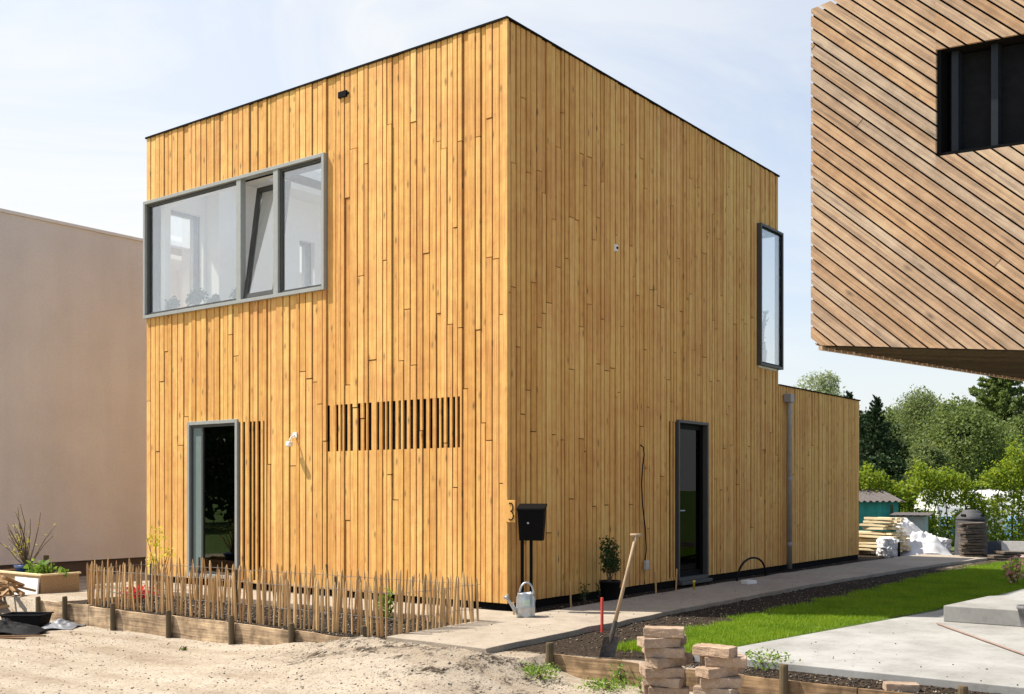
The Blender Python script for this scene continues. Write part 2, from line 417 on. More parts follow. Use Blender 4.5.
sxyz = nt.nodes.new('ShaderNodeSeparateXYZ'); nt.links.new(tc.outputs['Generated'], sxyz.inputs[0])
hz_ = mth(nt, 'MULTIPLY', mth(nt, 'SUBTRACT', 1.0, mth(nt, 'MULTIPLY', sxyz.outputs[2], 3.0), True), .85)    # pale haze low over the horizon
cf = mth(nt, 'MAXIMUM', cf, hz_)
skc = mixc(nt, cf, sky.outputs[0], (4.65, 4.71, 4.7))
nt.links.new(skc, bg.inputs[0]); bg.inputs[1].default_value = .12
nt.links.new(bg.outputs[0], wo.inputs[0])
scn.view_settings.view_transform = 'Standard'; scn.view_settings.look = 'None'
scn.view_settings.gamma = 1; scn.view_settings.exposure = 0.82
scn.view_settings.use_curve_mapping = False
scn.cycles.max_bounces = 10; scn.cycles.transparent_max_bounces = 16
scn.cycles.use_denoising = True

# ---------------------------------------------------------------- ground sheet
def hgt(x, y):
    nz = noise.noise((x*.35, y*.35, 3.1))*.03 + noise.noise((x*1.7, y*1.7, 9.2))*.014 + noise.noise((x*5, y*5, 1.7))*.008
    base = -.26
    up = sstep(2.2, -.9, y)*sstep(-4.9, -2.55, x)*(1 - .8*(1-sstep(-2.5, -1.75, y)))
    z = base + .22*up
    bump = math.exp(-((x+2.95)/.5)**2 - ((y+1.35)/.9)**2)*.07 + math.exp(-((x+2.8)/.35)**2 - ((y+.35)/.4)**2)*.05
    rut = math.exp(-((x+5.1+.12*math.sin(y*.7))/.16)**2) + math.exp(-((x+6.7+.12*math.sin(y*.7))/.16)**2) + .8*math.exp(-((x+4.35+.2*math.sin(y*.5+1))/.13)**2)
    z -= .022*rut*(1 + .4*noise.noise((x*3, y*9, 1)))
    z += bump + nz*(1 + .9*up) + max(0, up-.15)*(noise.noise((x*7, y*7, 2.2))*.022 + noise.noise((x*15, y*15, 4.2))*.012)
    inside = 0
    if y > -.42: inside = 1 if x > -2.47 else 0
    elif y > -2.12: inside = sstep(-2.75, -2.42, x)
    else: inside = 1 if x > -2.17 else 0
    zi = -.045 + nz*.5
    if x > -2.5 and y > 6.2: inside *= 1 - sstep(6.2, 8.0, y)*.8
    z = z*(1-inside) + zi*inside
    far = max(abs(x)-30, abs(y)-30, 0)
    if far > 0: z = -.2
    return z
def lin(a, b, s): return list(np.arange(a, b, s))
xs = [-1500, -600, -250, -120, -70, -45, -32] + lin(-24, -10, 1.0) + lin(-10, -5.2, .12) + lin(-5.2, -1.6, .045) + lin(-1.6, 2, .12) + lin(2, 14, .3) + lin(14, 32, 1.5) + [32, 45, 70, 120, 250, 600, 1500]
ys = [-1500, -600, -250, -120, -70, -45, -32] + lin(-24, -8, 1.0) + lin(-8, -4, .085) + lin(-4, .4, .05) + lin(.4, 7, .085) + lin(7, 14, .35) + lin(14, 32, 1.5) + [32, 45, 70, 120, 250, 600, 1500]
GV, soil, grs = [], [], []
for y in ys:
    for x in xs:
        GV.append((x, y, hgt(x, y)))
        wob = noise.noise((x*1.1, y*1.1, 5.5))*.25
        s = 0.0
        if x > -2.48 and -.42 < y < 5.2: s = 1.0
        if y <= -.42 and y > -14: s = sstep(-2.5, -1.85, x + wob)*1.0
        if -4.4 < x < -2.5 and -2.6 < y < 1.2: s = max(s, .44*sstep(-4.4, -3.0, x)*sstep(1.2, -.2, y))
        if x > 9.5: s *= .6
        if x > -1.4 and y > -.5: s = max(s, .9 if x > -.2 else .9)
        if y > 5.2: s *= 1 - sstep(5.2, 6.0, y)*.75
        g = 0.0
        if y > 9 and x < 2: g = sstep(14.2, 15.0, y)
        if x > 14: g = max(g, sstep(14, 17, x+wob*3)*.7)
        if max(abs(x), abs(y)) > 28: g = 1.0
        soil.append(s); grs.append(g)
nx, ny = len(xs), len(ys)
ii, jj = np.meshgrid(np.arange(nx-1), np.arange(ny-1))
q = (jj*nx+ii).ravel()
ground = np_obj('ground', np.array(GV), np.stack([q, q+1, q+nx+1, q+nx], 1), 'ground')
for nm, d in (('soil', soil), ('grass', grs)):
    a = ground.data.attributes.new(nm, 'FLOAT', 'POINT'); a.data.foreach_set('value', d)
ground.data.polygons.foreach_set('use_smooth', [True]*len(ground.data.polygons))
tag(ground, 'dry pale sandy ground with dark garden soil around the house', 'ground', kind='structure')

# paths: irregular edged sheets with a little thickness
def slab(name, pts, z0, z1, mat, label, cat, wob=.0, step=.25, bev=0.006):
    P = []
    for i, p in enumerate(pts):
        a = Vector(p); b = Vector(pts[(i+1) % len(pts)]); n = max(1, int((b-a).length/step))
        for k in range(n):
            c = a.lerp(b, k/n); s = Vector((b.y-a.y, a.x-b.x)).normalized()
            c = c + s*(noise.noise((c.x*1.9, c.y*1.9, 4.0))*wob + noise.noise((c.x*6, c.y*6, 2.0))*wob*.5); P.append(c)
    n = len(P); m = MB()
    m.add([(p.x, p.y, z0) for p in P] + [(p.x, p.y, z1) for p in P],
          [tuple(range(n, 2*n)), tuple(range(n-1, -1, -1))] + [(i, (i+1) % n, n+(i+1) % n, n+i) for i in range(n)])
    o = m.build(name, mat, None, bevel=bev)
    return tag(o, label, cat, kind='structure')
slab('garden_path', [(-2.5, -.5), (-2.52, -1.68), (1.0, -1.58), (5, -1.55), (10.2, -1.8), (13.5, -2.2), (13.5, -.7), (10.5, -.5), (6, -.42), (1.6, -.47), (-.2, -.5), (-.2, 6.6), (-1.02, 6.6), (-1.08, -.44)],
     -.12, .004, 'path', 'pale gritty path running round both sides of the timber house', 'path', .05)
slab('concrete_terrace', [(-1.78, -3.27), (-1.74, -13), (9, -13), (9, -4.5), (6, -4.15), (2.6, -3.96), (-1.2, -3.38)],
     -.075, .012, 'concrete', 'smooth pale concrete terrace slab beside the lawn', 'terrace', 0.0, 9)
slab('concrete_step', [(1.68, -4.3), (1.74, -9.5), (5.4, -9.5), (4.2, -5.2), (3.0, -4.42)],
     .0125, .175, 'concrete', 'thick pale concrete step block raised on the terrace', 'step', 0.0, 9, .008)

# lawn: earth sheet and blades
LP = [(-1.95, -3.24), (-1.2, -3.37), (.95, -3.67), (2.6, -3.955), (6, -4.145), (9, -4.5), (12.5, -4.6), (13.5, -2.9), (10.5, -2.5), (7.9, -2.45), (4.1, -2.55), (1.2, -2.45), (-.4, -2.52), (-1.5, -2.9)]
slab('lawn_earth', LP, -.10, -.006, 'lawnbase', 'strip of earth under the fresh green lawn', 'lawn bed', .03)
def inpoly(px, py, poly):
    r = np.zeros(len(px), bool); j = len(poly)-1
    for i in range(len(poly)):
        xi, yi = poly[i]; xj, yj = poly[j]
        c = ((yi > py) != (yj > py)) & (px < (xj-xi)*(py-yi)/(yj-yi+1e-12)+xi); r ^= c; j = i
    return r
def blades(X, Y, z, h, wd, lean=.5):
    n = len(X); a = rng.random(n)*2*PI; l = rng.random(n)*2*PI
    hh = h*(.55+.8*rng.random(n)); ww = wd*(.7+.6*rng.random(n))
    B = np.stack([X, Y, np.full(n, z) if np.isscalar(z) else z], 1)
    s = np.stack([np.cos(a)*ww, np.sin(a)*ww, np.zeros(n)], 1)
    t = np.stack([np.cos(l)*hh*lean*rng.random(n), np.sin(l)*hh*lean*rng.random(n), hh], 1)
    V = np.stack([B-s, B+s, B+t], 1).reshape(-1, 3)
    return V, np.arange(3*n).reshape(n, 3)
n = 330000
# denser near the camera side
X = -2.2 + 15.5*rng.random(n)**1.7; Y = -4.7 + 2.6*rng.random(n)
ed = .07*rng.normal(size=n) + .05*np.sin(X*5.3) + .04*np.sin(X*13.1+1)
k = inpoly(X, Y+ed, LP); k &= ~((X > 1.66) & (Y < -4.28) & (Y > -9)); k &= Y > -3.2 - (X+1.9)*.135 - .02
k |= False
thin = np.array([noise.noise((x_*2.6, y_*2.6, 8.0)) + .5*noise.noise((x_*7, y_*7, 2.0)) for x_, y_ in zip(X[k], Y[k])])
X, Y = X[k], Y[k]
k2 = rng.random(len(X)) < 1 - np.clip((-thin-.25)*2.2, 0, .85)
X, Y = X[k2], Y[k2]
V, Fq = blades(X, Y, -.008, .032, .0032, .9)
extra = at(640, 647, -.04)
ne = 1500
Xe = extra.x + .22*rng.normal(size=ne)*.6; Ye = extra.y + .14*rng.normal(size=ne)*.6
V2, F2 = blades(Xe, Ye, -.04, .045, .004)
tag(np_obj('lawn_grass', np.concatenate([V, V2]), np.concatenate([Fq, F2+len(V)]), 'grass'),
    'fresh bright green short lawn grass between soil and terrace', 'grass', kind='stuff')

# ---------------------------------------------------------------- loose stones, clods
def scatter(name, pts, s0, s1, mat, label, flat=.6):
    n = len(pts); B = np.array([(1, 0, 0), (-.5, .87, 0), (-.5, -.87, 0), (0.1, 0, .9), (0, .1, -.7)], float)
    Fb = np.array([(0, 1, 3), (1, 2, 3), (2, 0, 3), (1, 0, 4), (2, 1, 4), (0, 2, 4)])
    s = (s0 + (s1-s0)*rng.random((n, 1, 1))**3)
    a = rng.random(n)*2*PI
    Rm = np.zeros((n, 3, 3)); Rm[:, 0, 0] = np.cos(a); Rm[:, 0, 1] = -np.sin(a); Rm[:, 1, 0] = np.sin(a); Rm[:, 1, 1] = np.cos(a); Rm[:, 2, 2] = flat
    J = B[None]*(1+.35*rng.normal(size=(n, 5, 3)))
    V = np.einsum('nij,nkj->nki', Rm, J)*s + np.array(pts)[:, None, :]
    Fq = (Fb[None] + 5*np.arange(n)[:, None, None]).reshape(-1, 3)
    return tag(np_obj(name, V.reshape(-1, 3), Fq, mat), label, 'debris', kind='stuff')
pts = []
while len(pts) < 11000:
    x, y = random.uniform(-8.5, -2.2), random.uniform(-6.5, 7)
    if x > -2.55 and y > -.5: continue
    if noise.noise((x*.8, y*.8, 7)) + random.uniform(-.6, .5) < 0: continue
    pts.append((x, y, hgt(x, y)+.002))
scatter('sand_pebbles', pts[:5000], .002, .015, 'chip', 'small stones and crumbs littering the pale sand')
scatter('dark_crumbs', pts[5000:], .002, .013, 'soilclod', 'dark earth crumbs and bark bits scattered on the sand')
pts = []
while len(pts) < 800:
    x, y = random.gauss(-3.0, .55), random.gauss(-1.1, 1.0)
    if x > -2.5 and y > -2.1: continue
    if x > -2.2: continue
    pts.append((x, y, hgt(x, y)+.003))
scatter('sand_lumps', pts, .004, .019, 'sandlump', 'crumbly lumps of sand heaped before the path end', .7)
pts = []
while len(pts) < 16000:
    x, y = random.uniform(-2.4, 11)*random.random()**.6, random.uniform(-3.4, 5)
    if random.random() < .25: x, y = random.uniform(-2.45, -1.1), random.uniform(-.4, 4.8)
    if random.random() < .04: x, y = random.uniform(-2.15, -1.8), random.uniform(-7, -3.0)
    ok = (-2.15 < y < -1.55 and x > -2.3) or (-2.55 < y < -2.1 and x > -2) or (-.45 < y < -.05 and x > 0) or (x < -1.1 and -.4 < y < 4.8 and x > -2.45) or (x < -1.75 and y < -2.15 and x > -2.15) or (-3.2 < y < -2.1 and -2.1 < x < -.5 - (y+2.1)*-.6)
    if ok: pts.append((x, y, hgt(x, y)+.004))
dp = []
while len(dp) < 420:
    x, y = random.uniform(-2.4, 5.5), random.uniform(-7, -.5)
    if -1.6 < y: dp.append((x*1.6, y, .008))
    elif y < -3.75 - max(0, x)*.1 and x > -1.72 and not (x > 1.6 and y < -4.2) and random.random() < math.exp(-(x+1.72)*.7): dp.append((x, y, .016))
scatter('slab_crumbs', dp, .002, .011, 'soilclod', 'earth crumbs trodden over the path and the concrete terrace')
scatter('soil_clods', pts[:10000], .005, .024, 'soilclod', 'dark clods of turned garden soil along the path and bed')
scatter('soil_chips', pts[10000:], .003, .015, 'chip', 'pale stone chips and bark in the dark garden soil')

# ---------------------------------------------------------------- timber house
H, LY, LX, EX, EH = 6.70, 6.91, 7.67, 11.72, 3.14
house = thing('timber_house', 'two-storey flat-roofed house clad in golden vertical timber boards', 'house', (0, 0, 0))

def wall_rects(s0, s1, z0, z1, ops):
    S = sorted({s0, s1, *[v for o in ops for v in o[:2] if s0 < v < s1]})
    Zs = sorted({z0, z1, *[v for o in ops for v in o[2:] if z0 < v < z1]})
    for a, b in zip(S, S[1:]):
        for c, d in zip(Zs, Zs[1:]):
            mx, mz = (a+b)/2, (c+d)/2
            if not any(o[0] < mx < o[1] and o[2] < mz < o[3] for o in ops): yield a, b, c, d
op_front = [(2.96, 6.80, 3.98, 5.70), (4.75, 5.86, .12, 2.33)]
op_right = [(6.82, 7.64, 3.43, 5.70), (4.05, 4.96, .08, 2.34)]
op_left = [(.26, .86, 4.0, 5.66), (2.85, 3.2, 4.0, 5.67), (3.75, 5.1, 4.0, 5.67)]  # widest opening is added out of sight to let sun into the room
op_back = [(.02, 1.5, 3.43, 5.7)]
wm = MB()
for a, b, c, d in wall_rects(.05, LY-.05, -.1, H-.03, op_front): wm.box(.05, .15, a, b, c, d)
for a, b, c, d in wall_rects(.15, LX-.15, -.1, H-.03, op_right): wm.box(a, b, .05, .15, c, d)
for a, b, c, d in wall_rects(.15, LX-.15, -.1, H-.03, op_left): wm.box(a, b, LY-.15, LY-.05, c, d)
for a, b, c, d in wall_rects(.05, LY-.05, -.1, H-.03, op_back): wm.box(LX-.15, LX-.05, a, b, c, d)
wm.box(LX-.04, EX-.05, .05, .15, -.1, EH-.03).box(LX-.04, EX-.05, LY-2.15, LY-2.05, -.1, EH-.03).box(EX-.15, EX-.05, .16, LY-2.16, -.1, EH-.03)
wall_o = wm.build('wall', 'membrane', house)
lm = MB()
for a, b, c, d in wall_rects(.26, LY-.26, 3.25, 6.35, op_front): lm.box(.153, .25, a, b, c, d)
for a, b, c, d in wall_rects(.153, LX-.153, 3.25, 6.35, op_right): lm.box(a, b, .153, .25, c, d)
for a, b, c, d in wall_rects(.153, LX-.153, 3.25, 6.35, op_left): lm.box(a, b, LY-.25, LY-.153, c, d)
for a, b, c, d in wall_rects(.26, LY-.26, 3.25, 6.35, op_back): lm.box(LX-.25, LX-.153, a, b, c, d)
lm.box(5.2, 5.3, .26, LY-.26, 3.25, 6.35)
for a, b, c, d in wall_rects(.153, LX-.153, .153, LY-.153, [(.8, 4.9, 1.2, 6.2)]): lm.box(a, b, c, d, 6.352, 6.45)  # ceiling hole under the added roof glazing
lm.box(.92, 1.12, LY-.56, LY-.255, 3.25, 6.35)
lm.build('inner_lining', 'plaster', house)
fl = MB().box(.153, LX-.153, .153, LY-.153, 2.95, 3.247).box(.153, EX-.16, .153, LY-.16, -.05, .06)
fl.build('floor_slab', 'screed', house)
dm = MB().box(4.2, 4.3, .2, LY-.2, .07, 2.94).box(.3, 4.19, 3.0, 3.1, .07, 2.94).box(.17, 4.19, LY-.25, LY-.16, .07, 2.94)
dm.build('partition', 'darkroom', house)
rf = MB()
for a, b, c, d in wall_rects(.155, LX-.155, .155, LY-.155, [(.8, 4.9, 1.2, 6.2)]): rf.box(a, b, c, d, 6.47, 6.60)  # roof hole for the added glazing
MB().box(LX-.02, EX-.16, .155, LY-2.17, 2.95, 3.08).build('extension_roof', 'membrane', house)
rfo = rf.build('roof', 'membrane', house)
MB().box(.75, 4.95, 1.15, 6.25, 6.603, 6.615).build('added_skylight', 'glass', rfo)  # roof glazing, out of sight, added to brighten the upper room
ed = MB()
ed.box(-.012, .17, -.012, LY+.012, H-.002, H+.022).box(.172, LX+.012, -.012, .17, H-.002, H+.022)
ed.box(.172, LX+.012, LY-.17, LY+.012, H-.002, H+.022).box(LX-.17, LX+.012, .172, LY-.172, H-.002, H+.022)
ed.box(LX+.014, EX+.012, -.012, .17, EH-.002, EH+.02).box(EX-.17, EX+.012, .172, LY-2.0, EH-.002, EH+.02)
ed.build('roof_edge', 'membrane', house)
pl = MB().box(.03, .049, .03, LY-.03, -.12, .06).box(.05, EX-.03, .03, .049, -.12, .06)
pl.build('plinth', 'membrane', house)

def cladding(name, L, z0, z1, place, ops, slots, widths, parent, joint_p=.75, gx=0.0):
    """vertical boards of mixed width and depth with staggered butt joints; place(s0,s1,d0,d1,z0,z1,mb) puts a board down"""
    m, sms = MB(), [MB() for _ in slots]
    brk = sorted({0.0, L, *[v for o in ops for v in o[:2] if 0 < v < L], *[v for o in slots for v in o[:2]]})
    for A, B in zip(brk, brk[1:]):
        s = A
        while s < B - 1e-4:
            wd = random.choice(widths)
            if B - s - wd < .06: wd = B - s
            if wd > .19: wd = (B-s)/2
            e = s + wd; mid = (s+e)/2
            d = random.choice((0, 0, .002, .004, .007, .011))
            gap = random.choice((.015, .017, .019, .022))
            # vertical intervals left by the openings
            iv = [(z0, z1)]
            for o in ops:
                if o[0] - .001 < mid < o[1] + .001:
                    iv = [p for a, b in iv for p in ((a, min(b, o[2])), (max(a, o[3]), b)) if p[1]-p[0] > .03]
            for a, b in iv:
                cuts = [a]
                zc = a + random.uniform(.6, 4.2)
                while zc < b - .4:
                    if random.random() < joint_p: cuts.append(zc)
                    zc += random.uniform(1.4, 4.4)
                cuts.append(b)
                for c0, c1 in zip(cuts, cuts[1:]):
                    dd = d + random.choice((0, 0, 0, .006, -.004)); dd = max(0, dd)
                    segs = [(c0, c1, 0)]
                    for oi, o in enumerate(slots):
                        sm = sms[oi] if o[0] - .001 < mid < o[1] + .001 else None
                        if sm is not None: cur = sm
                        if o[0] - .001 < mid < o[1] + .001:
                            ns = []
                            for (p, q_, f) in segs:
                                if f: ns.append((p, q_, f)); continue
                                for t0, t1, ff in ((p, min(q_, o[2]), 0), (max(p, o[2]), min(q_, o[3]), 1), (max(p, o[3]), q_, 0)):
                                    if t1 - t0 > .01: ns.append((t0, t1, ff))
                            segs = ns
                    for t0, t1, ff in segs:
                        top = t1 - (.011 if t1 == c1 and c1 < b else 0)
                        if ff: place(s + gap/2, e - gap/2 - min(.042, wd*.42), dd, dd + .024, t0, top, cur)
                        else: place(s + gap/2 + gx, e - gap/2 - gx, dd, dd + .030, t0, top, m)
            s = e
    o = m.build(name, 'larch', parent)
    for sm in sms:
        if sm.v: sm.build('louvre_slats', 'larch', parent)
    return o
Wf = (.075, .085, .095, .10, .105, .115, .125, .14)
Wr = (.065, .075, .085, .09, .10, .105, .115, .13)
cladding('cladding', LY, .06, H-.002, lambda a, b, d0, d1, z0, z1, mb: mb.box(d0, d1, a, b, z0, z1),
         [(2.955, LY, 3.955, 5.735), (4.735, 5.875, .085, 2.345)], [(.66, 2.955, 1.85, 2.45), (4.13, 4.735, .10, 2.30)], Wf, house, .62)
cladding('cladding', LX, .06, H-.002, lambda a, b, d0, d1, z0, z1, mb: mb.box(a, b, d0, d1, z0, z1),
         [(6.776, LX, 3.40, 5.73), (4.03, 4.98, .085, 2.36)], [(3.74, 4.03, .1, 2.33)], Wr, house, .95, .002)
cladding('cladding', EX-LX, .06, EH-.002, lambda a, b, d0, d1, z0, z1, mb: mb.box(LX+a, LX+b, d0, d1, z0, z1), [], [], Wr, house, .8)
cladding('cladding', LY-.06, .06, H-.002, lambda a, b, d0, d1, z0, z1, mb: mb.box(LX-d1, LX-d0, .03+a, .03+b, z0, z1),
         [(-.1, 1.5, 3.4, 5.73)], [], Wr, house, .6)
cladding('cladding', LX-.06, .06, H-.002, lambda a, b, d0, d1, z0, z1, mb: mb.box(.03+a, .03+b, LY-d1, LY-d0, z0, z1),
         [(.2, .86, 3.97, 5.7), (2.8, 3.2, 3.97, 5.7), (3.7, 5.1, 3.97, 5.7)], [], Wr, house, .6)
cladding('cladding', LY-2.06, .06, EH-.002, lambda a, b, d0, d1, z0, z1, mb: mb.box(EX-d1, EX-d0, .03+a, .03+b, z0, z1), [], [], Wr, house, .6)
# corner board of the near edge
MB().box(-.004, .022, -.006, .055, .06, H-.004).build('corner_board', 'larch', house)

# --- windows
def frame_x(mb, y0, y1, z0, z1, t, x0, x1):      # rectangular ring in a plane x = const
    mb.box(x0, x1, y0, y0+t, z0, z1).box(x0, x1, y1-t, y1, z0, z1)
    mb.box(x0, x1, y0+t, y1-t, z0, z0+t).box(x0, x1, y0+t, y1-t, z1-t, z1)
def frame_y(mb, x0, x1, z0, z1, t, y0, y1):
    mb.box(x0, x0+t, y0, y1, z0, z1).box(x1-t, x1, y0, y1, z0, z1)
    mb.box(x0+t, x1-t, y0, y1, z0, z0+t).box(x0+t, x1-t, y0, y1, z1-t, z1)
wf = MB(); Y0, Y1, Z0, Z1 = 2.96, 6.935, 3.955, 5.735; t = .048
frame_x(wf, Y0, Y1, Z0, Z1, t, -.04, .065)
win = wf.build('window', 'frame', house, bevel=.003)
mu = MB()
for yc, wd in ((4.69, .095), (3.913, .095)):
    mu.box(-.03, .06, yc-wd/2, yc+wd/2, Z0+t+.001, Z1-t-.001)
mu.build('mullion', 'frame', win, bevel=.003)
sa = MB()
frame_x(sa, 4.742, Y1-t-.002, Z0+t+.002, Z1-t-.002, .035, .005, .06)
frame_x(sa, Y0+t+.002, 3.862, Z0+t+.002, Z1-t-.002, .035, .005, .06)
sa.build('sash', 'frame_dark', win)
MB().box(.03, .036, 4.777, Y1-.085, Z0+.085, Z1-.085).build('pane', 'glass', win)
MB().box(.03, .036, Y0+.085, 3.827, Z0+.085, Z1-.085).build('pane', 'glass', win)
MB().box(.04, .06, Y0+.087, 3.825, Z1-.16, Z1-.087).build('roller_blind', 'frame_dark', win)
ts = MB(); piv = Matrix.Translation((.01, 0, Z0+t+.02)) @ Matrix.Rotation(R(8.5), 4, 'Y')
y0, y1, hh = 3.975, 4.63, 1.61
for bx in ((0, .055, y0, y0+.06, 0, hh), (0, .055, y1-.06, y1, 0, hh), (0, .055, y0+.06, y1-.06, 0, .06), (0, .055, y0+.06, y1-.06, hh-.06, hh)): ts.box(*bx, mat=piv)
tso = ts.build('tilted_sash', 'frame_dark', win)
MB().box(.02, .026, y0+.055, y1-.055, .055, hh-.055, mat=piv).build('pane', 'glass', tso)
MB().box(.12, .30, 2.98, 6.78, 3.93, 3.975).build('sill', 'plaster', win)
# side windows of the upper room, two seen through the glass, the widest unseen and added for light
for a, b in ((.26, .86), (2.85, 3.2), (3.75, 5.1)):
    f = MB(); frame_y(f, a-.03, b+.03, 3.96, 5.7, .06, LY-.14, LY+.05)
    fo = f.build('window', 'frame_dark', house)
    MB().box(a+.03, b-.03, LY-.09, LY-.084, 4.02, 5.64).build('pane', 'glass', fo)
# garden window, lower left
gw = MB(); frame_x(gw, 4.735, 5.875, .09, 2.345, .05, -.02, .065)
gwo = gw.build('window', 'frame', house, bevel=.003)
gs = MB(); frame_x(gs, 4.787, 5.823, .142, 2.293, .035, .01, .06)
gs.box(.01, .06, 5.54, 5.575, .178, 2.256)
gs.build('sash', 'frame_dark', gwo)
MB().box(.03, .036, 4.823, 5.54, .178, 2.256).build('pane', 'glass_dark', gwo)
MB().box(.03, .036, 5.576, 5.787, .178, 2.256).build('pane', 'tealreflection', gwo)  # reflection in the glass strip painted as an opaque teal pane
# tall corner window of the right facade
tw = MB().box(6.776, 6.816, -.075, .055, 3.40, 5.73).box(7.655, 7.695, -.075, -.012, 3.40, 5.73).box(6.817, 7.654, -.075, .03, 3.40, 3.44).box(6.817, 7.654, -.075, .03, 5.69, 5.73)
two = tw.build('window', 'frame_dark', house, bevel=.003)
ti = MB(); frame_y(ti, 6.818, 7.653, 3.442, 5.688, .022, -.055, -.018)
ti.build('sash', 'black', two)
MB().box(6.841, 7.63, -.04, -.034, 3.465, 5.665).build('pane', 'glass', two)
bw = MB(); frame_x(bw, .0, 1.5, 3.4, 5.73, .04, LX-.08, LX+.02)
bwo = bw.build('window', 'frame_dark', house)
MB().box(LX-.05, LX-.044, .042, 1.445, 3.455, 5.675).build('pane', 'glass', bwo)
MB().box(6.83, 7.56, -.01, .4, 3.37, 3.425).build('sill', 'plaster', two)
# door
dr = MB(); dr.box(4.03, 4.07, -.03, .12, .05, 2.36).box(4.94, 4.98, -.03, .12, .05, 2.36).box(4.07, 4.94, -.03, .12, 2.32, 2.36).box(4.07, 4.94, -.03, .14, .03, .085)
dro = dr.build('door', 'frame_dark', house, bevel=.003)
dl = MB(); frame_y(dl, 4.073, 4.937, .088, 2.317, .075, .05, .10)
dl.build('door_leaf', 'black', dro)
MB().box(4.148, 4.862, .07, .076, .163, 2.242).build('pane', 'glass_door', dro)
hd = MB().tube([(4.125, .05, 1.05), (4.125, -.005, 1.05)], .012).tube([(4.125, -.005, 1.05), (4.235, -.012, 1.05)], .011).box(4.10, 4.15, .043, .0495, .97, 1.12)
hd.build('handle', 'zinc', dro)
MB().box(4.02, 4.99, -.09, .02, -.02, .028).build('door_step', 'frame_dark', house, bevel=.005)
# black overflow outlet
MB().box(-.02, .02, 2.57, 2.72, 6.385, 6.465).box(-.012, .02, 2.54, 2.57, 6.41, 6.44).build('overflow_spout', 'black', house, bevel=.004)
# white lamp on the left facade
wl = MB().tube([(.0, 3.553, 2.085), (-.06, 3.556, 2.06), (-.09, 3.56, 2.01)], .010)
wlo = wl.build('wall_lamp', 'white', house)
MB().box(-.012, .0, 3.51, 3.59, 2.05, 2.12).build('back_plate', 'white', wlo)
MB().box(-.13, -.06, 3.52, 3.60, 1.925, 1.995).build('lamp_head', 'white', wlo, bevel=.015)
# little white sensor on the right facade
sn = MB().box(2.30, 2.37, -.03, .01, 4.47, 4.56)
sno = sn.build('sensor', 'white', house, bevel=.008)
MB().lathe([(.018, 0), (.016, .012), (.004, .016)], 12).build('lens', 'black', sno).matrix_local = Matrix.Translation((2.335, -.03, 4.515)) @ Matrix.Rotation(PI/2, 4, 'X')
# house number plate: pale board with small dark curl marks at its right edge
npl = MB().box(-.012, .010, -.12, .010, .985, 1.235).build('number_plate', 'larch', house, bevel=.003)
dg = MB()
def stroke3(z0):
    return [(-.0155, -.062 - .032*math.sin(t_), z0 + .047*math.cos(t_)) for t_ in np.linspace(-.7, PI, 12)]
dg.tube(stroke3(1.157), .0065, 6).tube([(-.0155, -.062 - .038*math.sin(t_), 1.062 + .05*math.cos(t_)) for t_ in np.linspace(0, PI+.7, 12)], .0065, 6)
dg.build('numeral', 'black', npl)
# downpipe with clips
dp = MB().tube([(7.93, -.02, 3.0), (7.93, -.075, 2.93), (7.93, -.085, 2.85), (7.93, -.085, .0)], .042, 16)
dpo = dp.build('downpipe', 'gutter', house, True)
for zc in (.42, 1.55, 2.70):
    MB().lathe([(.048, -.03), (.050, 0), (.048, .03)], 16, (7.93, -.085, zc)).build('pipe_clip', 'gutter', dpo)
MB().box(7.85, 8.01, -.14, -.005, 2.86, 3.0).build('hopper', 'gutter', dpo, bevel=.01)
# dark armchair and low table behind the lower window
ac = thing('armchair', 'dark armchair in the dim room behind the lower window', 'armchair', (1.5, 5.75, .062), R(200))
MB().box(-.35, .35, -.35, .35, .14, .42).build('seat', 'fabric', ac, bevel=.05)
MB().box(-.35, .35, .25, .42, .42, .95).build('backrest', 'fabric', ac, bevel=.06)
for s in (-1, 1):
    MB().box(s*.42-.07, s*.42+.07, -.33, .4, .1, .62).build('armrest', 'fabric', ac, bevel=.04)
    for q_ in (-.28, .34): MB().tube([(s*.36, q_, 0), (s*.34, q_, .16)], .02).build('leg', 'black', ac)

# ---------------------------------------------------------------- stucco neighbour
stb = thing('stucco_building', 'plain beige stucco building with pale coping left of the timber house', 'building', (-2.6, 10.7, 0))
MB().box(0, 15, 0, 8, .06, 6.12).build('wall', 'stucco', stb)
MB().box(.05, 14.95, .05, 7.95, -.5, .06).build('plinth', 'plinthbrown', stb)
MB().box(-.03, 15.03, -.03, 8.03, 6.123, 6.18).build('coping', 'coping', stb, bevel=.006)

# ---------------------------------------------------------------- overhanging neighbour
A = plan(2.52, 9.0, 0); Fd = (plan(2.52+.878, 9-.48) - A).normalized()
ang = math.atan2(Fd.y, Fd.x)
Sd = plan(2.52+.753, 9+.658) - A
sl = Vector((Sd.dot(Fd), Sd.dot(Vector((-Fd.y, Fd.x, 0)))))      # side direction in local (a, depth)
ovh = thing('overhanging_house', 'jutting upper storey clad in weathered diagonal planks, upper right', 'house', A, ang)
Hb = lambda a: 2.573 - .0887*a
Ht = lambda a: 5.407 + .21*a
ML = 5.2
def offset(a, d, h): return (a + sl.x*d, sl.y*d, h)
def clip(poly, fn):
    out = []
    for i in range(len(poly)):
        p, q_ = poly[i], poly[(i+1) % len(poly)]; fp, fq = fn(p), fn(q_)
        if fp >= 0: out.append(p)
        if (fp >= 0) != (fq >= 0):
            t_ = fp/(fp-fq); out.append((p[0]+(q_[0]-p[0])*t_, p[1]+(q_[1]-p[1])*t_))
    return out
core = MB()
WA, WB, WZ0, WZ1 = .985, 3.1, 4.015, 4.87
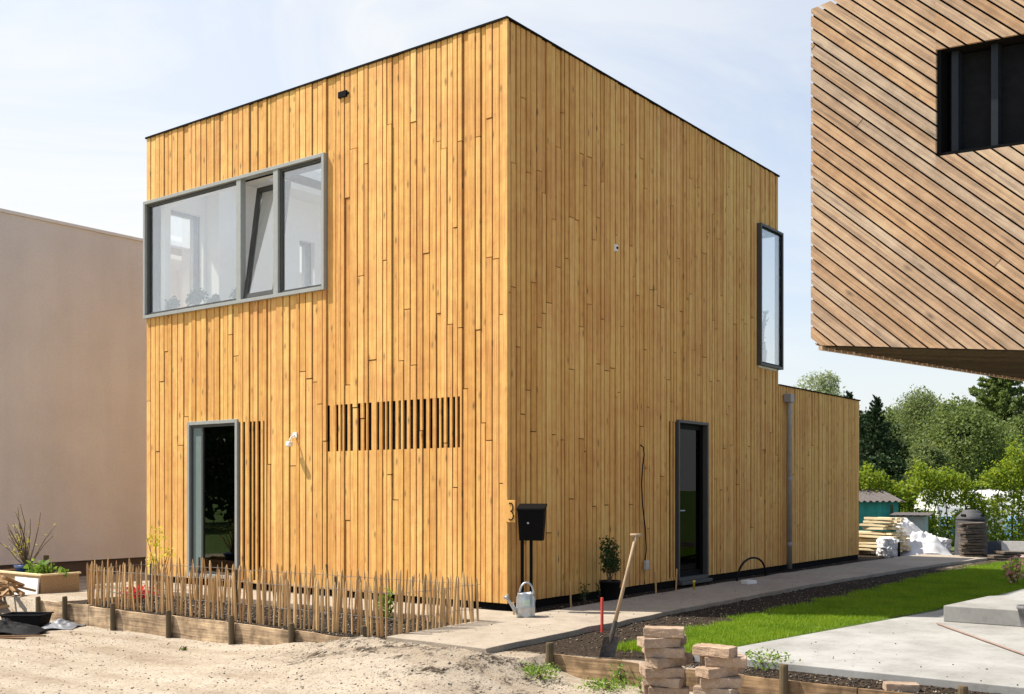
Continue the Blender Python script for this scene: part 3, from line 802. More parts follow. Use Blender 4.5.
# backing body: four prisms round the window recess
def prism(mb, poly, d0, d1):
    n_ = len(poly)
    mb.add([offset(a, d0, h) for a, h in poly] + [offset(a, d1, h) for a, h in poly],
           [tuple(range(n_)), tuple(range(2*n_-1, n_-1, -1))] + [((i+1) % n_, i, n_+i, n_+(i+1) % n_) for i in range(n_)])
e = .005
full = [(e, 2.67), (.055, Hb(.05)+.03), (ML, Hb(ML)+.03), (ML, Ht(ML)-.03), (e, Ht(e)-.03)]
for fns in ([lambda p: WA-p[0]], [lambda p: p[0]-WB], [lambda p: p[0]-WA, lambda p: WB-p[0], lambda p: WZ0-p[1]], [lambda p: p[0]-WA, lambda p: WB-p[0], lambda p: p[1]-WZ1]):
    pg = full
    for fn in fns: pg = clip(pg, fn)
    prism(core, pg, .03, .6)
prism(core, full, .601, 5.0)
core.build('wall', 'membrane', ovh)
plk = MB(); th = math.atan(.885); cs, sn_ = math.cos(th), math.sin(th)
outline = [(0, 2.64), (.04, Hb(.04)), (ML, Hb(ML)), (ML, Ht(ML)), (0, Ht(0))]
tv = -3.5
while tv < 9:
    pitch = .0855; wd = .071
    lo, hi = tv, tv + wd; tv += pitch
    # v = a*sin + h*cos (perpendicular to the plank), u = a*cos - h*sin
    cutu = [-20, 20]
    if random.random() < .3: cutu.insert(1, random.uniform(-3.5, 2.5))
    for u0, u1 in zip(cutu, cutu[1:]):
        base = clip(clip(outline, lambda p: p[0]*sn_ + p[1]*cs - lo), lambda p: hi - p[0]*sn_ - p[1]*cs)
        base = clip(clip(base, lambda p: p[0]*cs - p[1]*sn_ - u0 - .002), lambda p: u1 - .002 - p[0]*cs + p[1]*sn_)
        if len(base) < 3: continue
        dd = random.choice((0, 0, .002, .004))
        inter = base
        for fn in (lambda p: p[0]-WA, lambda p: WB-p[0], lambda p: p[1]-WZ0, lambda p: WZ1-p[1]):
            inter = clip(inter, fn) if len(inter) > 2 else []
        if len(inter) < 3:
            prism(plk, base, dd, dd+.024); continue
        for fns in ([lambda p: WA-p[0]], [lambda p: p[0]-WB], [lambda p: p[0]-WA, lambda p: WB-p[0], lambda p: WZ0-p[1]], [lambda p: p[0]-WA, lambda p: WB-p[0], lambda p: p[1]-WZ1]):
            pg = base
            for fn in fns:
                pg = clip(pg, fn) if len(pg) > 2 else pg
            if len(pg) > 2: prism(plk, pg, dd, dd+.024)
plk.build('diagonal_planking', 'weathered', ovh)
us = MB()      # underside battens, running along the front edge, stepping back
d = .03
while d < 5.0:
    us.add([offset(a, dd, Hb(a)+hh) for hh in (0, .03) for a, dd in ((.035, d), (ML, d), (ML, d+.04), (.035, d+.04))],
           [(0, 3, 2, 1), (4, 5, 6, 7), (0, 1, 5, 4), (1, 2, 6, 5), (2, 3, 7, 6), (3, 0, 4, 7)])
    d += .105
us.build('soffit_battens', 'soffit_shade', ovh)
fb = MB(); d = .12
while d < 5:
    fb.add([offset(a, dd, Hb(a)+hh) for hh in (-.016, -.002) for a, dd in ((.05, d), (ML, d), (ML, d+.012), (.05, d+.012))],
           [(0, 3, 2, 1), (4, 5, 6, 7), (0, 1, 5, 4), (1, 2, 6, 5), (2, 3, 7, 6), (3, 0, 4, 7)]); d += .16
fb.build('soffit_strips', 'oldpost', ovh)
eb = MB(); d = .12
while d < 5:
    eb.add([offset(a, dd, Hb(.03)+hh) for hh in (-.03, .028) for a, dd in ((-.002, d), (.03, d), (.03, d+.088), (-.002, d+.088))],
           [(0, 3, 2, 1), (4, 5, 6, 7), (0, 1, 5, 4), (1, 2, 6, 5), (2, 3, 7, 6), (3, 0, 4, 7)]); d += .10
eb.build('edge_blocks', 'weathered', ovh)
sd_ = MB(); k_ = 0
zz = 2.66
while zz < 5.3:   # planks of the hidden left side
    sd_.add([offset(a, dd, h) for h in (zz, zz+.08) for a, dd in ((0, .03), (.024, .03), (.024, 5), (0, 5))],
            [(0, 1, 2, 3), (7, 6, 5, 4), (0, 4, 5, 1), (1, 5, 6, 2), (2, 6, 7, 3), (3, 7, 4, 0)]); zz += .089
sd_.build('side_planking', 'weathered', ovh)
rw = MB(); prism(rw, [(WA-.003, WZ0-.003), (WB, WZ0-.003), (WB, WZ0+.03), (WA+.03, WZ0+.03), (WA+.03, WZ1+.003), (WA-.003, WZ1+.003)], .026, .16)
rwo = rw.build('window', 'black', ovh)
for a in (1.06, 1.35, 1.66, 1.97, 2.28, 2.6):
    mm = MB(); prism(mm, [(a, WZ0+.005), (a+.05, WZ0+.005), (a+.05, WZ1-.005), (a, WZ1-.005)], .10, .17); mm.build('mullion', 'shutter_frame', rwo)
pp = MB(); prism(pp, [(WA+.02, WZ0+.01), (WB-.02, WZ0+.01), (WB-.02, WZ1-.01), (WA+.02, WZ1-.01)], .19, .2); pp.build('shutter_panel', 'rubber', rwo)
bs = MB(); bs.add([offset(a, dd, h) for h in (-.3, 2.35) for a, dd in ((2.9, .9), (ML, .9), (ML, 4.2), (2.9, 4.2))],
                  [(3, 2, 1, 0), (4, 5, 6, 7), (0, 1, 5, 4), (1, 2, 6, 5), (2, 3, 7, 6), (3, 0, 4, 7)])
bs.build('base_storey', 'membrane', ovh)

# ---------------------------------------------------------------- picket fences round the bed
def picket_variants():
    out = []
    for i in range(9):
        m = MB(); n = 5; h = random.uniform(.5, .58); r = random.uniform(.0092, .0142); tw = random.uniform(-.4, .4)
        lx, ly = random.uniform(-.02, .02), random.uniform(-.02, .02)
        prof = [(0, 1), (.3, 1.03), (.6, .98), (.88, .92), (.95, .65), (1.0, .2)]
        ph = [random.uniform(.7, 1.25) for _ in range(n)]
        vs, fs = [], []
        for t_, k in prof:
            for j in range(n):
                an = 2*PI*j/n + tw*t_
                vs.append((math.cos(an)*r*k*ph[j]*1.15 + lx*t_ + random.uniform(-.001, .001), math.sin(an)*r*k*ph[j]*.8 + ly*t_, h*t_))
        for a in range(len(prof)-1):
            for j in range(n): fs.append((a*n+j, a*n+(j+1) % n, (a+1)*n+(j+1) % n, (a+1)*n+j))
        fs.append(tuple((len(prof)-1)*n+j for j in range(n)))
        m.add(vs, fs)
        o = m.build('picket', 'stake', None); out.append(o.data); bpy.data.objects.remove(o)
    return out
PV = picket_variants()
def run_fence(label, pts, count, posts, group, wires=(.14, .38)):
    root = thing('picket_fence', label, 'fence', (pts[0][0], pts[0][1], 0), 0, group)
    o0 = Vector((pts[0][0], pts[0][1]))
    P = [Vector(p) - o0 for p in pts]
    seg = [(P[i+1]-P[i]).length for i in range(len(P)-1)]; tot = sum(seg)
    def along(s):
        i = 0
        while i < len(seg)-1 and s > seg[i]: s -= seg[i]; i += 1
        return P[i].lerp(P[i+1], s/seg[i])
    for k in range(count):
        p = along(min(tot, max(0, (k+.5+random.uniform(-.3, .3))*tot/count)))
        o = bpy.data.objects.new('picket', random.choice(PV)); C.objects.link(o); o.parent = root
        zz = hgt(p.x+o0.x, p.y+o0.y)
        o.location = (p.x+random.uniform(-.012, .012), p.y, zz-.03+random.uniform(-.03, .02))
        o.rotation_euler = (random.gauss(0, .03), random.gauss(0, .03), random.uniform(0, 6.28))
        s_ = random.choice((.85, 1, 1, 1.1, 1.1, 1.2, 1.45)); o.scale = (s_, s_, random.uniform(.9, 1.06))
    for wz in wires:
        for sgn in (1, -1):
            m = MB(); pt = []
            nn = count*2
            for i in range(nn+1):
                p = along(min(tot-1e-4, i*tot/nn)); pt.append((p.x + sgn*.012*(1 if i % 2 else -1), p.y + sgn*.004*(1 if i % 2 else -1), wz + .01*noise.noise((i*.2, wz*9, 0))))
            m.tube(pt, .0022, 4); m.build('wire', 'wire', root)
    for s_ in posts:
        p = along(s_*tot)
        MB().tube([(p.x+.03, p.y, -.1), (p.x+.032, p.y+.01, .5)], [.017, .014], 7).build('post', 'stake_dark', root)
G_F = 'chestnut paling around the flower bed'
run_fence('low chestnut picket fence along the front edge of the bed, nearest the camera', [(-2.2, 4.75), (-2.36, 4.6), (-2.3, -.46), (-1.05, -.46)], 98, (.22, .45, .68), G_F)
run_fence('low chestnut picket fence at the back of the bed, beside the house path', [(-2.25, 4.82), (-1.3, 4.85), (-1.1, -.4)], 98, (.3, .66), G_F)

# timber edging boards
ed1 = thing('board_edging', 'grey weathered plank edging with stub posts holding the flower bed', 'edging', (-2.5, 0, 0))
for ya, yb, zb, tl in ((5.45, 4.35, -.255, .006), (4.34, 2.75, -.26, -.008), (2.74, 1.63, -.24, .0), (1.62, .72, -.23, -.006), (.71, -.33, -.22, -.01)):
    m = MB(); nseg = 14
    for i in range(nseg):
        a, b = ya+(yb-ya)*i/nseg, ya+(yb-ya)*(i+1)/nseg
    vs, fs = [], []
    for i in range(nseg+1):
        y = ya+(yb-ya)*i/nseg; q_ = noise.noise((y*3, zb*40, 1))*.006; r_ = noise.noise((y*2.3, zb*50, 7))*.012
        zt = -.035 + r_ + tl*i/nseg*2
        vs += [(-.02+q_, y, zb-.05), (.02+q_, y, zb-.05), (.02+q_, y, zt), (-.02+q_, y, zt+.002)]
    for i in range(nseg):
        o_ = i*4
        for j in range(4): fs.append((o_+j, o_+4+j, o_+4+(j+1) % 4, o_+(j+1) % 4))
    fs += [(0, 1, 2, 3), (nseg*4+3, nseg*4+2, nseg*4+1, nseg*4)]
    m.add(vs, fs); m.build('plank', 'oldboard', ed1)
for y, tp in ((4.79, .06), (3.776, .04), (2.71, .03), (1.635, .05), (.713, .04), (-.28, .09), (5.4, .02)):
    MB().tube([(-.055, y, -.4), (-.058, y+.004, tp-.02), (-.06, y+.006, tp)], [.033, .031, .026], 9).build('stub_post', 'oldpost', ed1)
ed2 = thing('board_edging', 'rough plank edging with round stub posts in front of the terrace', 'edging', (-2.17, -2.15, 0))
for ya, yb in ((0, -1.25), (-1.26, -2.6), (-2.61, -4.4)):
    vs, fs = [], []; m = MB(); nseg = 14
    for i in range(nseg+1):
        y = ya+(yb-ya)*i/nseg; q_ = noise.noise((y*3, 2, 1))*.007; zt = -.045 + noise.noise((y*2.3, 5, 7))*.014
        vs += [(-.02+q_, y, -.36), (.02+q_, y, -.36), (.02+q_, y, zt), (-.02+q_, y, zt+.002)]
    for i in range(nseg):
        o_ = i*4
        for j in range(4): fs.append((o_+j, o_+4+j, o_+4+(j+1) % 4, o_+(j+1) % 4))
    fs += [(0, 1, 2, 3), (nseg*4+3, nseg*4+2, nseg*4+1, nseg*4)]
    m.add(vs, fs); m.build('plank', 'oldboard_dark', ed2)
for y, tp in ((-.0, .06), (-2.08, .08), (-3.32, .06)):
    MB().tube([(-.06, y, -.5), (-.058, y, tp-.015), (-.058, y, tp)], [.034, .033, .029], 10).build('stub_post', 'oldpost', ed2)

# ---------------------------------------------------------------- things by the right facade
# letterbox
mbx = thing('mailbox', 'black metal letterbox on two thin posts by the house corner', 'mailbox', plan(.225, 11.85, 0), R(-64))
m = MB()
prof = [(-.15, .80), (.15, .80), (.17, 1.12), (-.15, 1.155)]
m.add([(-.135, -.07, .79), (.125, -.07, .79), (.125, .06, .79), (-.135, .06, .79), (-.15, -.11, 1.13), (.15, -.11, 1.13), (.15, .07, 1.17), (-.15, .07, 1.17)],
      [(3, 2, 1, 0), (4, 5, 6, 7), (0, 1, 5, 4), (1, 2, 6, 5), (2, 3, 7, 6), (3, 0, 4, 7)])
m.build('body', 'black', mbx, bevel=.006)
m = MB(); m.add([(-.158, -.125, 1.125), (.158, -.125, 1.125), (.158, .078, 1.174), (-.158, .078, 1.174), (-.158, -.12, 1.15), (.158, -.12, 1.15), (.158, .078, 1.20), (-.158, .078, 1.20)],
                [(3, 2, 1, 0), (4, 5, 6, 7), (0, 1, 5, 4), (1, 2, 6, 5), (2, 3, 7, 6), (3, 0, 4, 7)])
m.build('lid', 'black', mbx, bevel=.004)
MB().lathe([(.011, 0), (.011, .008), (.006, .01)], 12).build('lock', 'zinc', mbx).matrix_local = Matrix.Translation((-.03, -.093, .985)) @ Matrix.Rotation(PI/2, 4, 'X')
for x_ in (-.115, -.015): MB().box(x_-.016, x_+.016, .0, .032, -.1, .80).build('post', 'black', mbx)
# watering can
wc = thing('watering_can', 'galvanised watering can standing on the path by the letterbox', 'watering can', plan(.145, 11.35, .005), R(-53))
MB().lathe([(.098, 0), (.10, .01), (.098, .02), (.102, .09), (.104, .1), (.102, .11), (.1, .2), (.085, .24), (.088, .25), (.083, .25), (.075, .2), (.072, .03)], 32).build('body', 'zinc', wc, True)
m = MB(); m.tube([(-.08, -.02, .04), (-.125, -.035, .09), (-.175, -.055, .165), (-.195, -.065, .2)], [.026, .02, .015, .013], 12)
sp = m.build('spout', 'zinc', wc, True)
MB().tube([(-.19, -.063, .192), (-.212, -.072, .222)], [.014, .036], 14).build('rose', 'zinc', sp, True)
MB().tube([(.075*math.cos(t_)+.01, 0, .235+.125*math.sin(t_)) for t_ in np.linspace(0, PI, 13)], .011, 8).build('handle', 'zinc', wc, True)
MB().tube([(.05, .05, .25), (.08, .085, .24), (.1, .12, .17), (.09, .105, .08), (.06, .08, .05)], .009, 8).build('handle', 'zinc', wc, True)
vs = [(.1045*math.cos(a), .1045*math.sin(a), z) for z in (.12, .19) for a in np.linspace(-1.9, -1.15, 7)]
m = MB(); m.add(vs, [(i, i+1, i+8, i+7) for i in range(6)]); m.build('paper_label', 'label', wc)

def bush(name, label, cat, loc, clumps, nleaf, size, leafmat, stems=5, pot=None, potdim=None, h0=0.0, group=None, aspect=.55):
    root = thing(name, label, cat, loc, 0, group)
    P = []
    tot = sum(c[1][0]*c[1][1]*c[1][2] for c in clumps)
    for c, r in clumps:
        P.append(ellipsoid_pts(max(6, int(nleaf*r[0]*r[1]*r[2]/tot)), c, r, .25))
    P = np.concatenate(P)
    V, Fq = leaf_quads(P, size, aspect)
    np_obj('foliage', V, Fq, leafmat, root)
    st = MB()
    for i in range(stems):
        c, r = random.choice(clumps)
        tip = Vector(c) + Vector((random.uniform(-.7, .7)*r[0], random.uniform(-.7, .7)*r[1], random.uniform(0, .8)*r[2]))
        b = Vector((random.uniform(-.03, .03), random.uniform(-.03, .03), h0))
        md = b.lerp(tip, .5) + Vector((random.uniform(-.03, .03), random.uniform(-.03, .03), .03))
        sr = .004 + size*.05
        st.tube([b, md, tip], [sr, sr*.8, sr*.4], 5)
    st.build('stems', 'twig', root)
    if pot:
        r, h = potdim
        MB().lathe([(r*.78, 0), (r*.8, .01), (r, h*.9), (r*1.05, h*.9), (r*1.05, h), (r*.95, h), (r*.93, h*.9), (.01, h*.88)], 20, cap=False).build('pot', pot, root, True)
    return root
p = at(610, 598, 0)
bush('potted_shrub', 'upright dark evergreen shrub in a black pot against the right facade', 'shrub', (p.x, p.y, -.02),
     [((0, 0, .52), (.16, .13, .16)), ((-.06, .03, .68), (.09, .1, .12)), ((.07, 0, .66), (.08, .08, .13)), ((.05, .02, .42), (.15, .12, .12))], 900, .038, 'leaf_box', 9, 'darkpot', (.13, .24), .2)
MB  # (keep)
# wooden pegs along the path
for i, (px, py, h, lb) in enumerate(((514, 617, .16, 'short wooden peg beside the watering can'), (571, 607, .3, 'thin wooden peg between letterbox and potted shrub'),
                                     (656, 595, .3, 'thin wooden peg below the hanging cable box'), (676, 591, .3, 'thin wooden peg just left of the black door'))):
    p = at(px, py, -.02)
    o = MB().box(-.012, .012, -.009, .009, -.1, h).build('wooden_peg', 'stake', None, bevel=.002); o.location = p
    o.rotation_euler = (random.uniform(-.05, .05), random.uniform(-.05, .05), random.uniform(0, 1))
    tag(o, lb, 'peg', 'wooden pegs along the house path')
# cable and junction box
cb = thing('cable_box', 'grey cable end box hanging on a dark cable at the right facade', 'cable box', (3.08, -.03, .33))
MB().box(-.045, .045, -.04, .01, -.07, .06).build('box', 'paleslab', cb, bevel=.012)
MB().tube([(-.02, 0, .05), (.0, -.01, .2), (-.03, -.012, .5), (-.10, -.012, .8), (-.13, -.012, 1.1), (-.10, -.012, 1.35), (-.06, -.012, 1.5), (-.08, -.012, 1.6), (-.12, .01, 1.63)], .009, 7).build('cable', 'rubber', cb, True)
# hose arch, styrofoam tray, yellow pipe end
p0, p1 = Vector((4.95, -.5, -.05)), Vector((6.35, -.34, -.05))
m = MB(); m.tube([p0.lerp(p1, .5-.5*math.cos(t_)) + Vector((0, 0, .36*math.sin(t_)**.8)) for t_ in np.linspace(0.001, PI-.001, 21)], .016, 8)
tag(m.build('drain_hose', 'rubber', None, True), 'black plastic hose arching out of the soil beside the wall', 'hose')
p = at(749, 584, 0)
m = MB(); m.box(-.1, .1, -.06, .06, 0, .012).box(-.1, .1, -.06, -.048, .013, .05).box(-.1, .1, .048, .06, .013, .05).box(-.1, -.088, -.047, .047, .013, .05).box(.088, .1, -.047, .047, .013, .05)
o = m.build('white_tray', 'white', None); o.location = (p.x, p.y, .005); o.rotation_euler = (0, 0, R(-15)); tag(o, 'small white plastic tray below the black hose arch', 'tray')
p = at(694, 590, 0)
o = MB().lathe([(.014, -.1), (.014, .1), (.02, .1), (.02, .13), (.015, .13), (.012, .05)], 14).build('pipe_stub', 'yellow', None, True); o.location = (p.x, p.y, 0)
tag(o, 'short yellow pipe end sticking up in front of the door', 'pipe')
# spade and red peg
b = plan(.79, 8.94, -.06); tp = plan(1.045, 8.98, .97)
spd = thing('spade', 'digging spade with a long pale handle stuck upright in the soil', 'spade', b)
dv = tp - b; dirn = dv.normalized()
m = MB(); m.tube([dirn*.24, dirn*.6, dirn*(dv.length-.01)], [.017, .015, .014], 10); m.build('shaft', 'ash', spd, True)
side = (plan(1, 0)-plan(0, 0)).normalized()
MB().tube([dirn*dv.length - side*.05, dirn*dv.length + side*.05], .014, 10).build('grip', 'ash', spd, True)
bm_ = MB(); up = dirn; fw = side.cross(up).normalized()
rows = [(-.09, .045), (-.05, .062), (.08, .066), (.17, .066), (.185, .06)]
vs = []
for z_, w_ in rows:
    for k in range(7):
        u_ = (k/6-.5)*2
        vs.append(up*z_ + side*(u_*w_) + fw*(.018*u_*u_))
n1_ = len(vs); vs += [v_ - fw*.004 for v_ in vs]
fs = []
for i in range(len(rows)-1):
    for k in range(6):
        a_ = i*7+k; fs += [(a_, a_+1, a_+8, a_+7), (n1_+a_+7, n1_+a_+8, n1_+a_+1, n1_+a_)]
bm_.add(vs, fs); bm_.tube([up*.12, up*.2, up*.32], [.012, .022, .02], 10)
bm_.build('blade', 'steel', spd)
p = at(602, 631, -.04)
o = MB().box(-.013, .013, -.011, .011, -.1, .33).build('marker_peg', 'red', None, bevel=.003); o.location = p; tag(o, 'red painted marker peg standing in soil left of the spade', 'peg')

# ---------------------------------------------------------------- bricks
def brick_mesh():
    import bmesh
    bm = bmesh.new(); bmesh.ops.create_cube(bm, size=1)
    for v in bm.verts: v.co = Vector((v.co.x*.225, v.co.y*.108, v.co.z*.054))
    bmesh.ops.bevel(bm, geom=bm.edges[:], offset=.003, segments=1, affect='EDGES')
    bmesh.ops.subdivide_edges(bm, edges=[e_ for e_ in bm.edges if e_.calc_length() > .03], cuts=7, use_grid_fill=True)
    s_ = random.uniform(0, 50)
    for v in bm.verts:
        nn = noise.noise_vector(v.co*28 + Vector((s_, 0, 0)))*.0036 + noise.noise_vector(v.co*95 + Vector((s_, 3, 0)))*.0022
        v.co += nn
    me = bpy.data.meshes.new('brick'); bm.to_mesh(me); bm.free(); me.materials.append(M['brick']); return me
BV = [brick_mesh() for _ in range(6)]
def put_brick(loc, rz, label, group, tilt=0.0):
    o = bpy.data.objects.new('brick', random.choice(BV)); C.objects.link(o)
    o.location = loc; o.rotation_euler = (random.gauss(0, .012)+tilt, random.gauss(0, .012), rz)
    return tag(o, label, 'brick', group)
ORD = ['topmost', 'second', 'third', 'fourth', 'fifth', 'sixth', 'seventh', 'eighth', 'ninth', 'tenth', 'eleventh', 'twelfth', 'thirteenth', 'fourteenth', 'fifteenth', 'sixteenth', 'seventeenth', 'eighteenth', 'nineteenth', 'twentieth']
va = math.atan2((plan(1, 0)-plan(0, 0)).y, (plan(1, 0)-plan(0, 0)).x)   # bricks roughly square to the street
def stack(c, ztop, which, group, lay):
    z = ztop - .027; i = 0
    ground_z = hgt(c.x, c.y)
    while z > ground_z - .01:
        for j, (dx, dy, rz) in enumerate(lay[i % len(lay)]):
            if i == 0: lb = f'pale clay brick lying on top of the {which} brick stack'
            elif len(lay[i % len(lay)]) == 1: lb = f'brown clay brick, {ORD[i]} layer from the top of the {which} stack'
            else: lb = f"{'left' if j == 0 else 'right'} brown brick of the {ORD[i]} layer from top in the {which} stack"
            v = Matrix.Rotation(va, 3, 'Z') @ Vector((dx, dy, 0))
            put_brick((c.x+v.x+random.uniform(-.006, .006), c.y+v.y+random.uniform(-.006, .006), z), va+R(rz)+random.gauss(0, .05), lb, group)
        z -= .0565; i += 1
c1 = pz(664, 6.1); c2 = pz(720, 5.95)
stack(c1, 1.35-137*6.1/F, 'taller', 'bricks of the taller stack',
      [[(0, 0, -8)], [(-.03, -.005, 14), (.03, .115, 4)], [(.005, .0, -6), (.012, .115, 2)], [(.01, .01, 32), (.06, .11, 26)], [(-.012, -.012, 6), (-.01, .105, -3)], [(.005, .01, -30), (.02, .12, -22)], [(.025, -.01, -7), (.01, .11, 3)]])
stack(c2, 1.35-156*5.95/F, 'shorter', 'bricks of the shorter stack',
      [[(-.025, 0, -36)], [(.035, .01, -14), (.02, .125, -8)], [(-.02, .0, 34), (.04, .11, 24)], [(.0, -.01, -14), (.01, .11, -10)]])
p = at(901, 691, -.05)
put_brick((p.x, p.y, -.02), va+R(-8), 'single pale brick lying on the soil in front of the terrace', 'loose bricks')

# cord and pot on the terrace
q0, q1 = at(937, 624, .02), at(1060, 668, .02)
m = MB(); m.tube([q0.lerp(q1, i/20) + Vector((noise.noise((i*.5, 0, 0))*.015, 0, .006)) for i in range(21)], .0085, 6)
tag(m.build('cord', 'cord', None, True), 'reddish brown cord lying across the concrete terrace', 'cord')
p = at(1031, 627, .015)
gp = thing('plant_pot', 'worn grey tapered pot standing before the concrete step', 'pot', p)
MB().lathe([(.085, 0), (.09, .01), (.118, .17), (.128, .175), (.13, .205), (.12, .208), (.11, .17), (.08, .03), (.01, .028)], 24, cap=False).build('pot_wall', 'greypot', gp, True)

# ---------------------------------------------------------------- plants in and around the beds
def weed(px, py, z, r, h, n, label, mat='leaf_garden', size=.024, group='weeds on the sandy ground'):
    p = at(px, py, z)
    bush('weed', label, 'plant', (p.x, p.y, hgt(p.x, p.y)), [((0, 0, h*.45), (r, r, h*.5)), ((r*.5, r*.2, h*.3), (r*.7, r*.7, h*.35))], n, size, mat, 6, group=group)
weed(540, 682, -.2, .2, .16, 420, 'small green weed tuft in front of the plank end')
weed(622, 684, -.22, .13, .2, 260, 'taller green weed left of the brick stack')
weed(606, 690, -.22, .24, .09, 420, 'flat green weed patch low on the sand')
weed(645, 690, -.2, .12, .17, 220, 'small weed close behind the taller brick stack')
weed(765, 688, -.2, .24, .16, 420, 'pale leafy weed between brick stack and stub post')
weed(183, 650, -.25, .04, .03, 20, 'single tiny weed alone on open sand')
p = Vector((-1.45, .5, -.05))
bush('garden_plant', 'bright green plant in the bed behind the right pickets', 'plant', p, [((0, 0, .18), (.09, .1, .18))], 150, .07, 'leaf_garden', 6, aspect=.35)
p = Vector((-1.3, 4.55, -.05))
bush('flowering_plant', 'red flowering plant low in the bed behind the left pickets', 'plant', (-1.75, 4.45, -.05), [((0, 0, .13), (.22, .24, .09)), ((.0, .1, .1), (.14, .2, .08))], 120, .06, 'redpetal', 6)
bush('flowering_plant', 'tall yellow flowering plant beside the left end of the facade', 'plant', (-1.0, 5.2, -.05), [((0, 0, .75), (.12, .2, .16)), ((.02, -.25, .55), (.08, .14, .1)), ((0, .1, .4), (.1, .16, .2))], 190, .045, 'yellowpetal', 9)
p = at(1014, 584, 0)
rb = bush('flowering_bush', 'pink flowering bush at the right edge of the lawn', 'bush', (p.x, p.y, -.02), [((0, 0, .22), (.16, .17, .2))], 160, .05, 'pink', 8)
P = ellipsoid_pts(200, (0, 0, .2), (.18, .18, .2), .2); V, Fq = leaf_quads(P, .045, .5); np_obj('leaves', V, Fq, 'leaf_garden', rb)
# weeds sprouting by the plinth under the right facade and small seedlings in bed
for i, (x, y, lb) in enumerate(((1.3, -.2, 'low dark creeper under the facade left of the potted shrub'), (1.75, -.16, 'small creeper seedling next to the black pot'))):
    bush('climber', lb, 'plant', (x, y, -.04), [((0, 0, .14), (.13, .06, .14))], 90, .03, 'leaf_box', 5, group='young climbers at the wall foot')

# ---------------------------------------------------------------- left edge clutter
bx = thing('planter_box', 'rough chipboard planter box with a white front board, far left', 'planter', (-1.98, 6.36, -.26))
MB().box(0, .55, 0, .02, 0, .45).box(0, .55, 1.58, 1.6, 0, .45).box(.53, .55, .021, 1.579, 0, .45).box(0, .02, .021, 1.579, 0, .45).build('side_panel', 'chipboard', bx)
MB().box(.021, .529, .021, 1.579, 0, .40).build('soil_fill', 'soilclod', bx)
MB().box(-.02, .57, -.015, .04, .452, .475).box(-.02, .05, .041, 1.6, .452, .475).build('rim', 'sawn', bx)
m = MB(); mt_ = Matrix.Translation((-.06, .02, 0)) @ Matrix.Rotation(R(5), 4, 'Y')
m.box(-.01, .01, .0, .6, 0, .42, mat=mt_); m.build('front_board', 'whiteboard', bx)
bush('leafy_plant', 'leafy green plant growing in the chipboard planter', 'plant', (-1.8, 6.62, .13), [((0, 0, .13), (.15, .15, .13)), ((.0, .2, .14), (.12, .15, .11)), ((.14, -.12, .08), (.12, .14, .08))], 130, .10, 'leaf_garden', 8, aspect=.6)
tp_ = thing('twiggy_shrub', 'bare twiggy shrub with yellowish buds in a blue tub', 'shrub', (-1.76, 7.12, .13))
MB().lathe([(.12, 0), (.13, .01), (.165, .14), (.175, .14), (.175, .17), (.155, .17), (.15, .13), (.01, .12)], 24, cap=False).build('tub', 'bluepot', tp_, True)
m = MB(); tips = []
for i in range(22):
    a = random.uniform(0, 6.28); a = random.choice((a, random.uniform(1.4, 3.0))); r_ = random.uniform(.08, .42); h_ = random.uniform(.6, 1.12) if r_ < .3 else random.uniform(.45, .85)
    pts_ = [Vector((0, 0, .12))]
    for s_ in (.35, .7, 1):
        pts_.append(Vector((math.cos(a)*r_*s_**1.2 + random.uniform(-.03, .03), math.sin(a)*r_*s_**1.2 + random.uniform(-.03, .03), .12+(h_-.2)*s_)))
    m.tube(pts_, [.011, .008, .006, .003], 5)
    for _ in range(11):
        j = random.choice((1, 2)); tips.append(pts_[j].lerp(pts_[j+1], random.random()) + Vector((random.gauss(0, .02), random.gauss(0, .02), random.gauss(0, .02))))
m.build('twigs', 'twig', tp_)
V, Fq = leaf_quads(np.array([tuple(t_) for t_ in tips]), .026, .5); np_obj('foliage', V, Fq, 'yellowpetal', tp_)
o = MB().tube([(0, 0, -.3), (.005, 0, .42)], .04, 9).build('wooden_post', 'oldpost', None); o.location = (-1.06, 7.88, -.05); tag(o, 'dark stub post standing behind the chipboard planter', 'post')
# scrap wood pile
pile = at(8, 614, -.26)
lbs = ['dark', 'pale', 'brown', 'long', 'short', 'thick', 'thin', 'broken']
for i in range(22):
    L_ = random.uniform(.3, .7); w_, t_ = random.uniform(.012, .03), random.uniform(.008, .02)
    o = MB().box(-L_/2, L_/2, -w_, w_, -t_, t_).build('scrap_plank', 'scrap', None, bevel=.002)
    o.location = (pile.x + random.uniform(-.25, .25), pile.y + .22 + random.uniform(-.22, .3), -.22 + .017*i + random.uniform(0, .04))
    o.rotation_euler = (random.uniform(-.2, .2), random.uniform(-.6, .6), random.uniform(0, 3.1))
    tag(o, 'broken length of scrap timber in the heap at the left edge', 'plank', 'scrap timber in the heap by the planter')
p = at(27, 627, -.26)
tub = thing('mortar_tub', 'black rubber mortar tub lying before the scrap heap', 'tub', (p.x+.03, p.y+.06, -.28), va)
m = MB()
def ring(w_, d_, z_): return [(-w_, -d_, z_), (w_, -d_, z_), (w_, d_, z_), (-w_, d_, z_)]
rings = [ring(.2, .13, 0), ring(.235, .16, .16), ring(.25, .175, .16), ring(.25, .175, .175), ring(.228, .152, .175), ring(.19, .12, .02)]
vs = [v_ for r_ in rings for v_ in r_]
fs = [(i*4+k, i*4+(k+1) % 4, i*4+4+(k+1) % 4, i*4+4+k) for i in range(len(rings)-1) for k in range(4)] + [(3, 2, 1, 0), (20, 21, 22, 23)]
m.add(vs, fs); m.build('tub_wall', 'rubber', tub, bevel=.01)
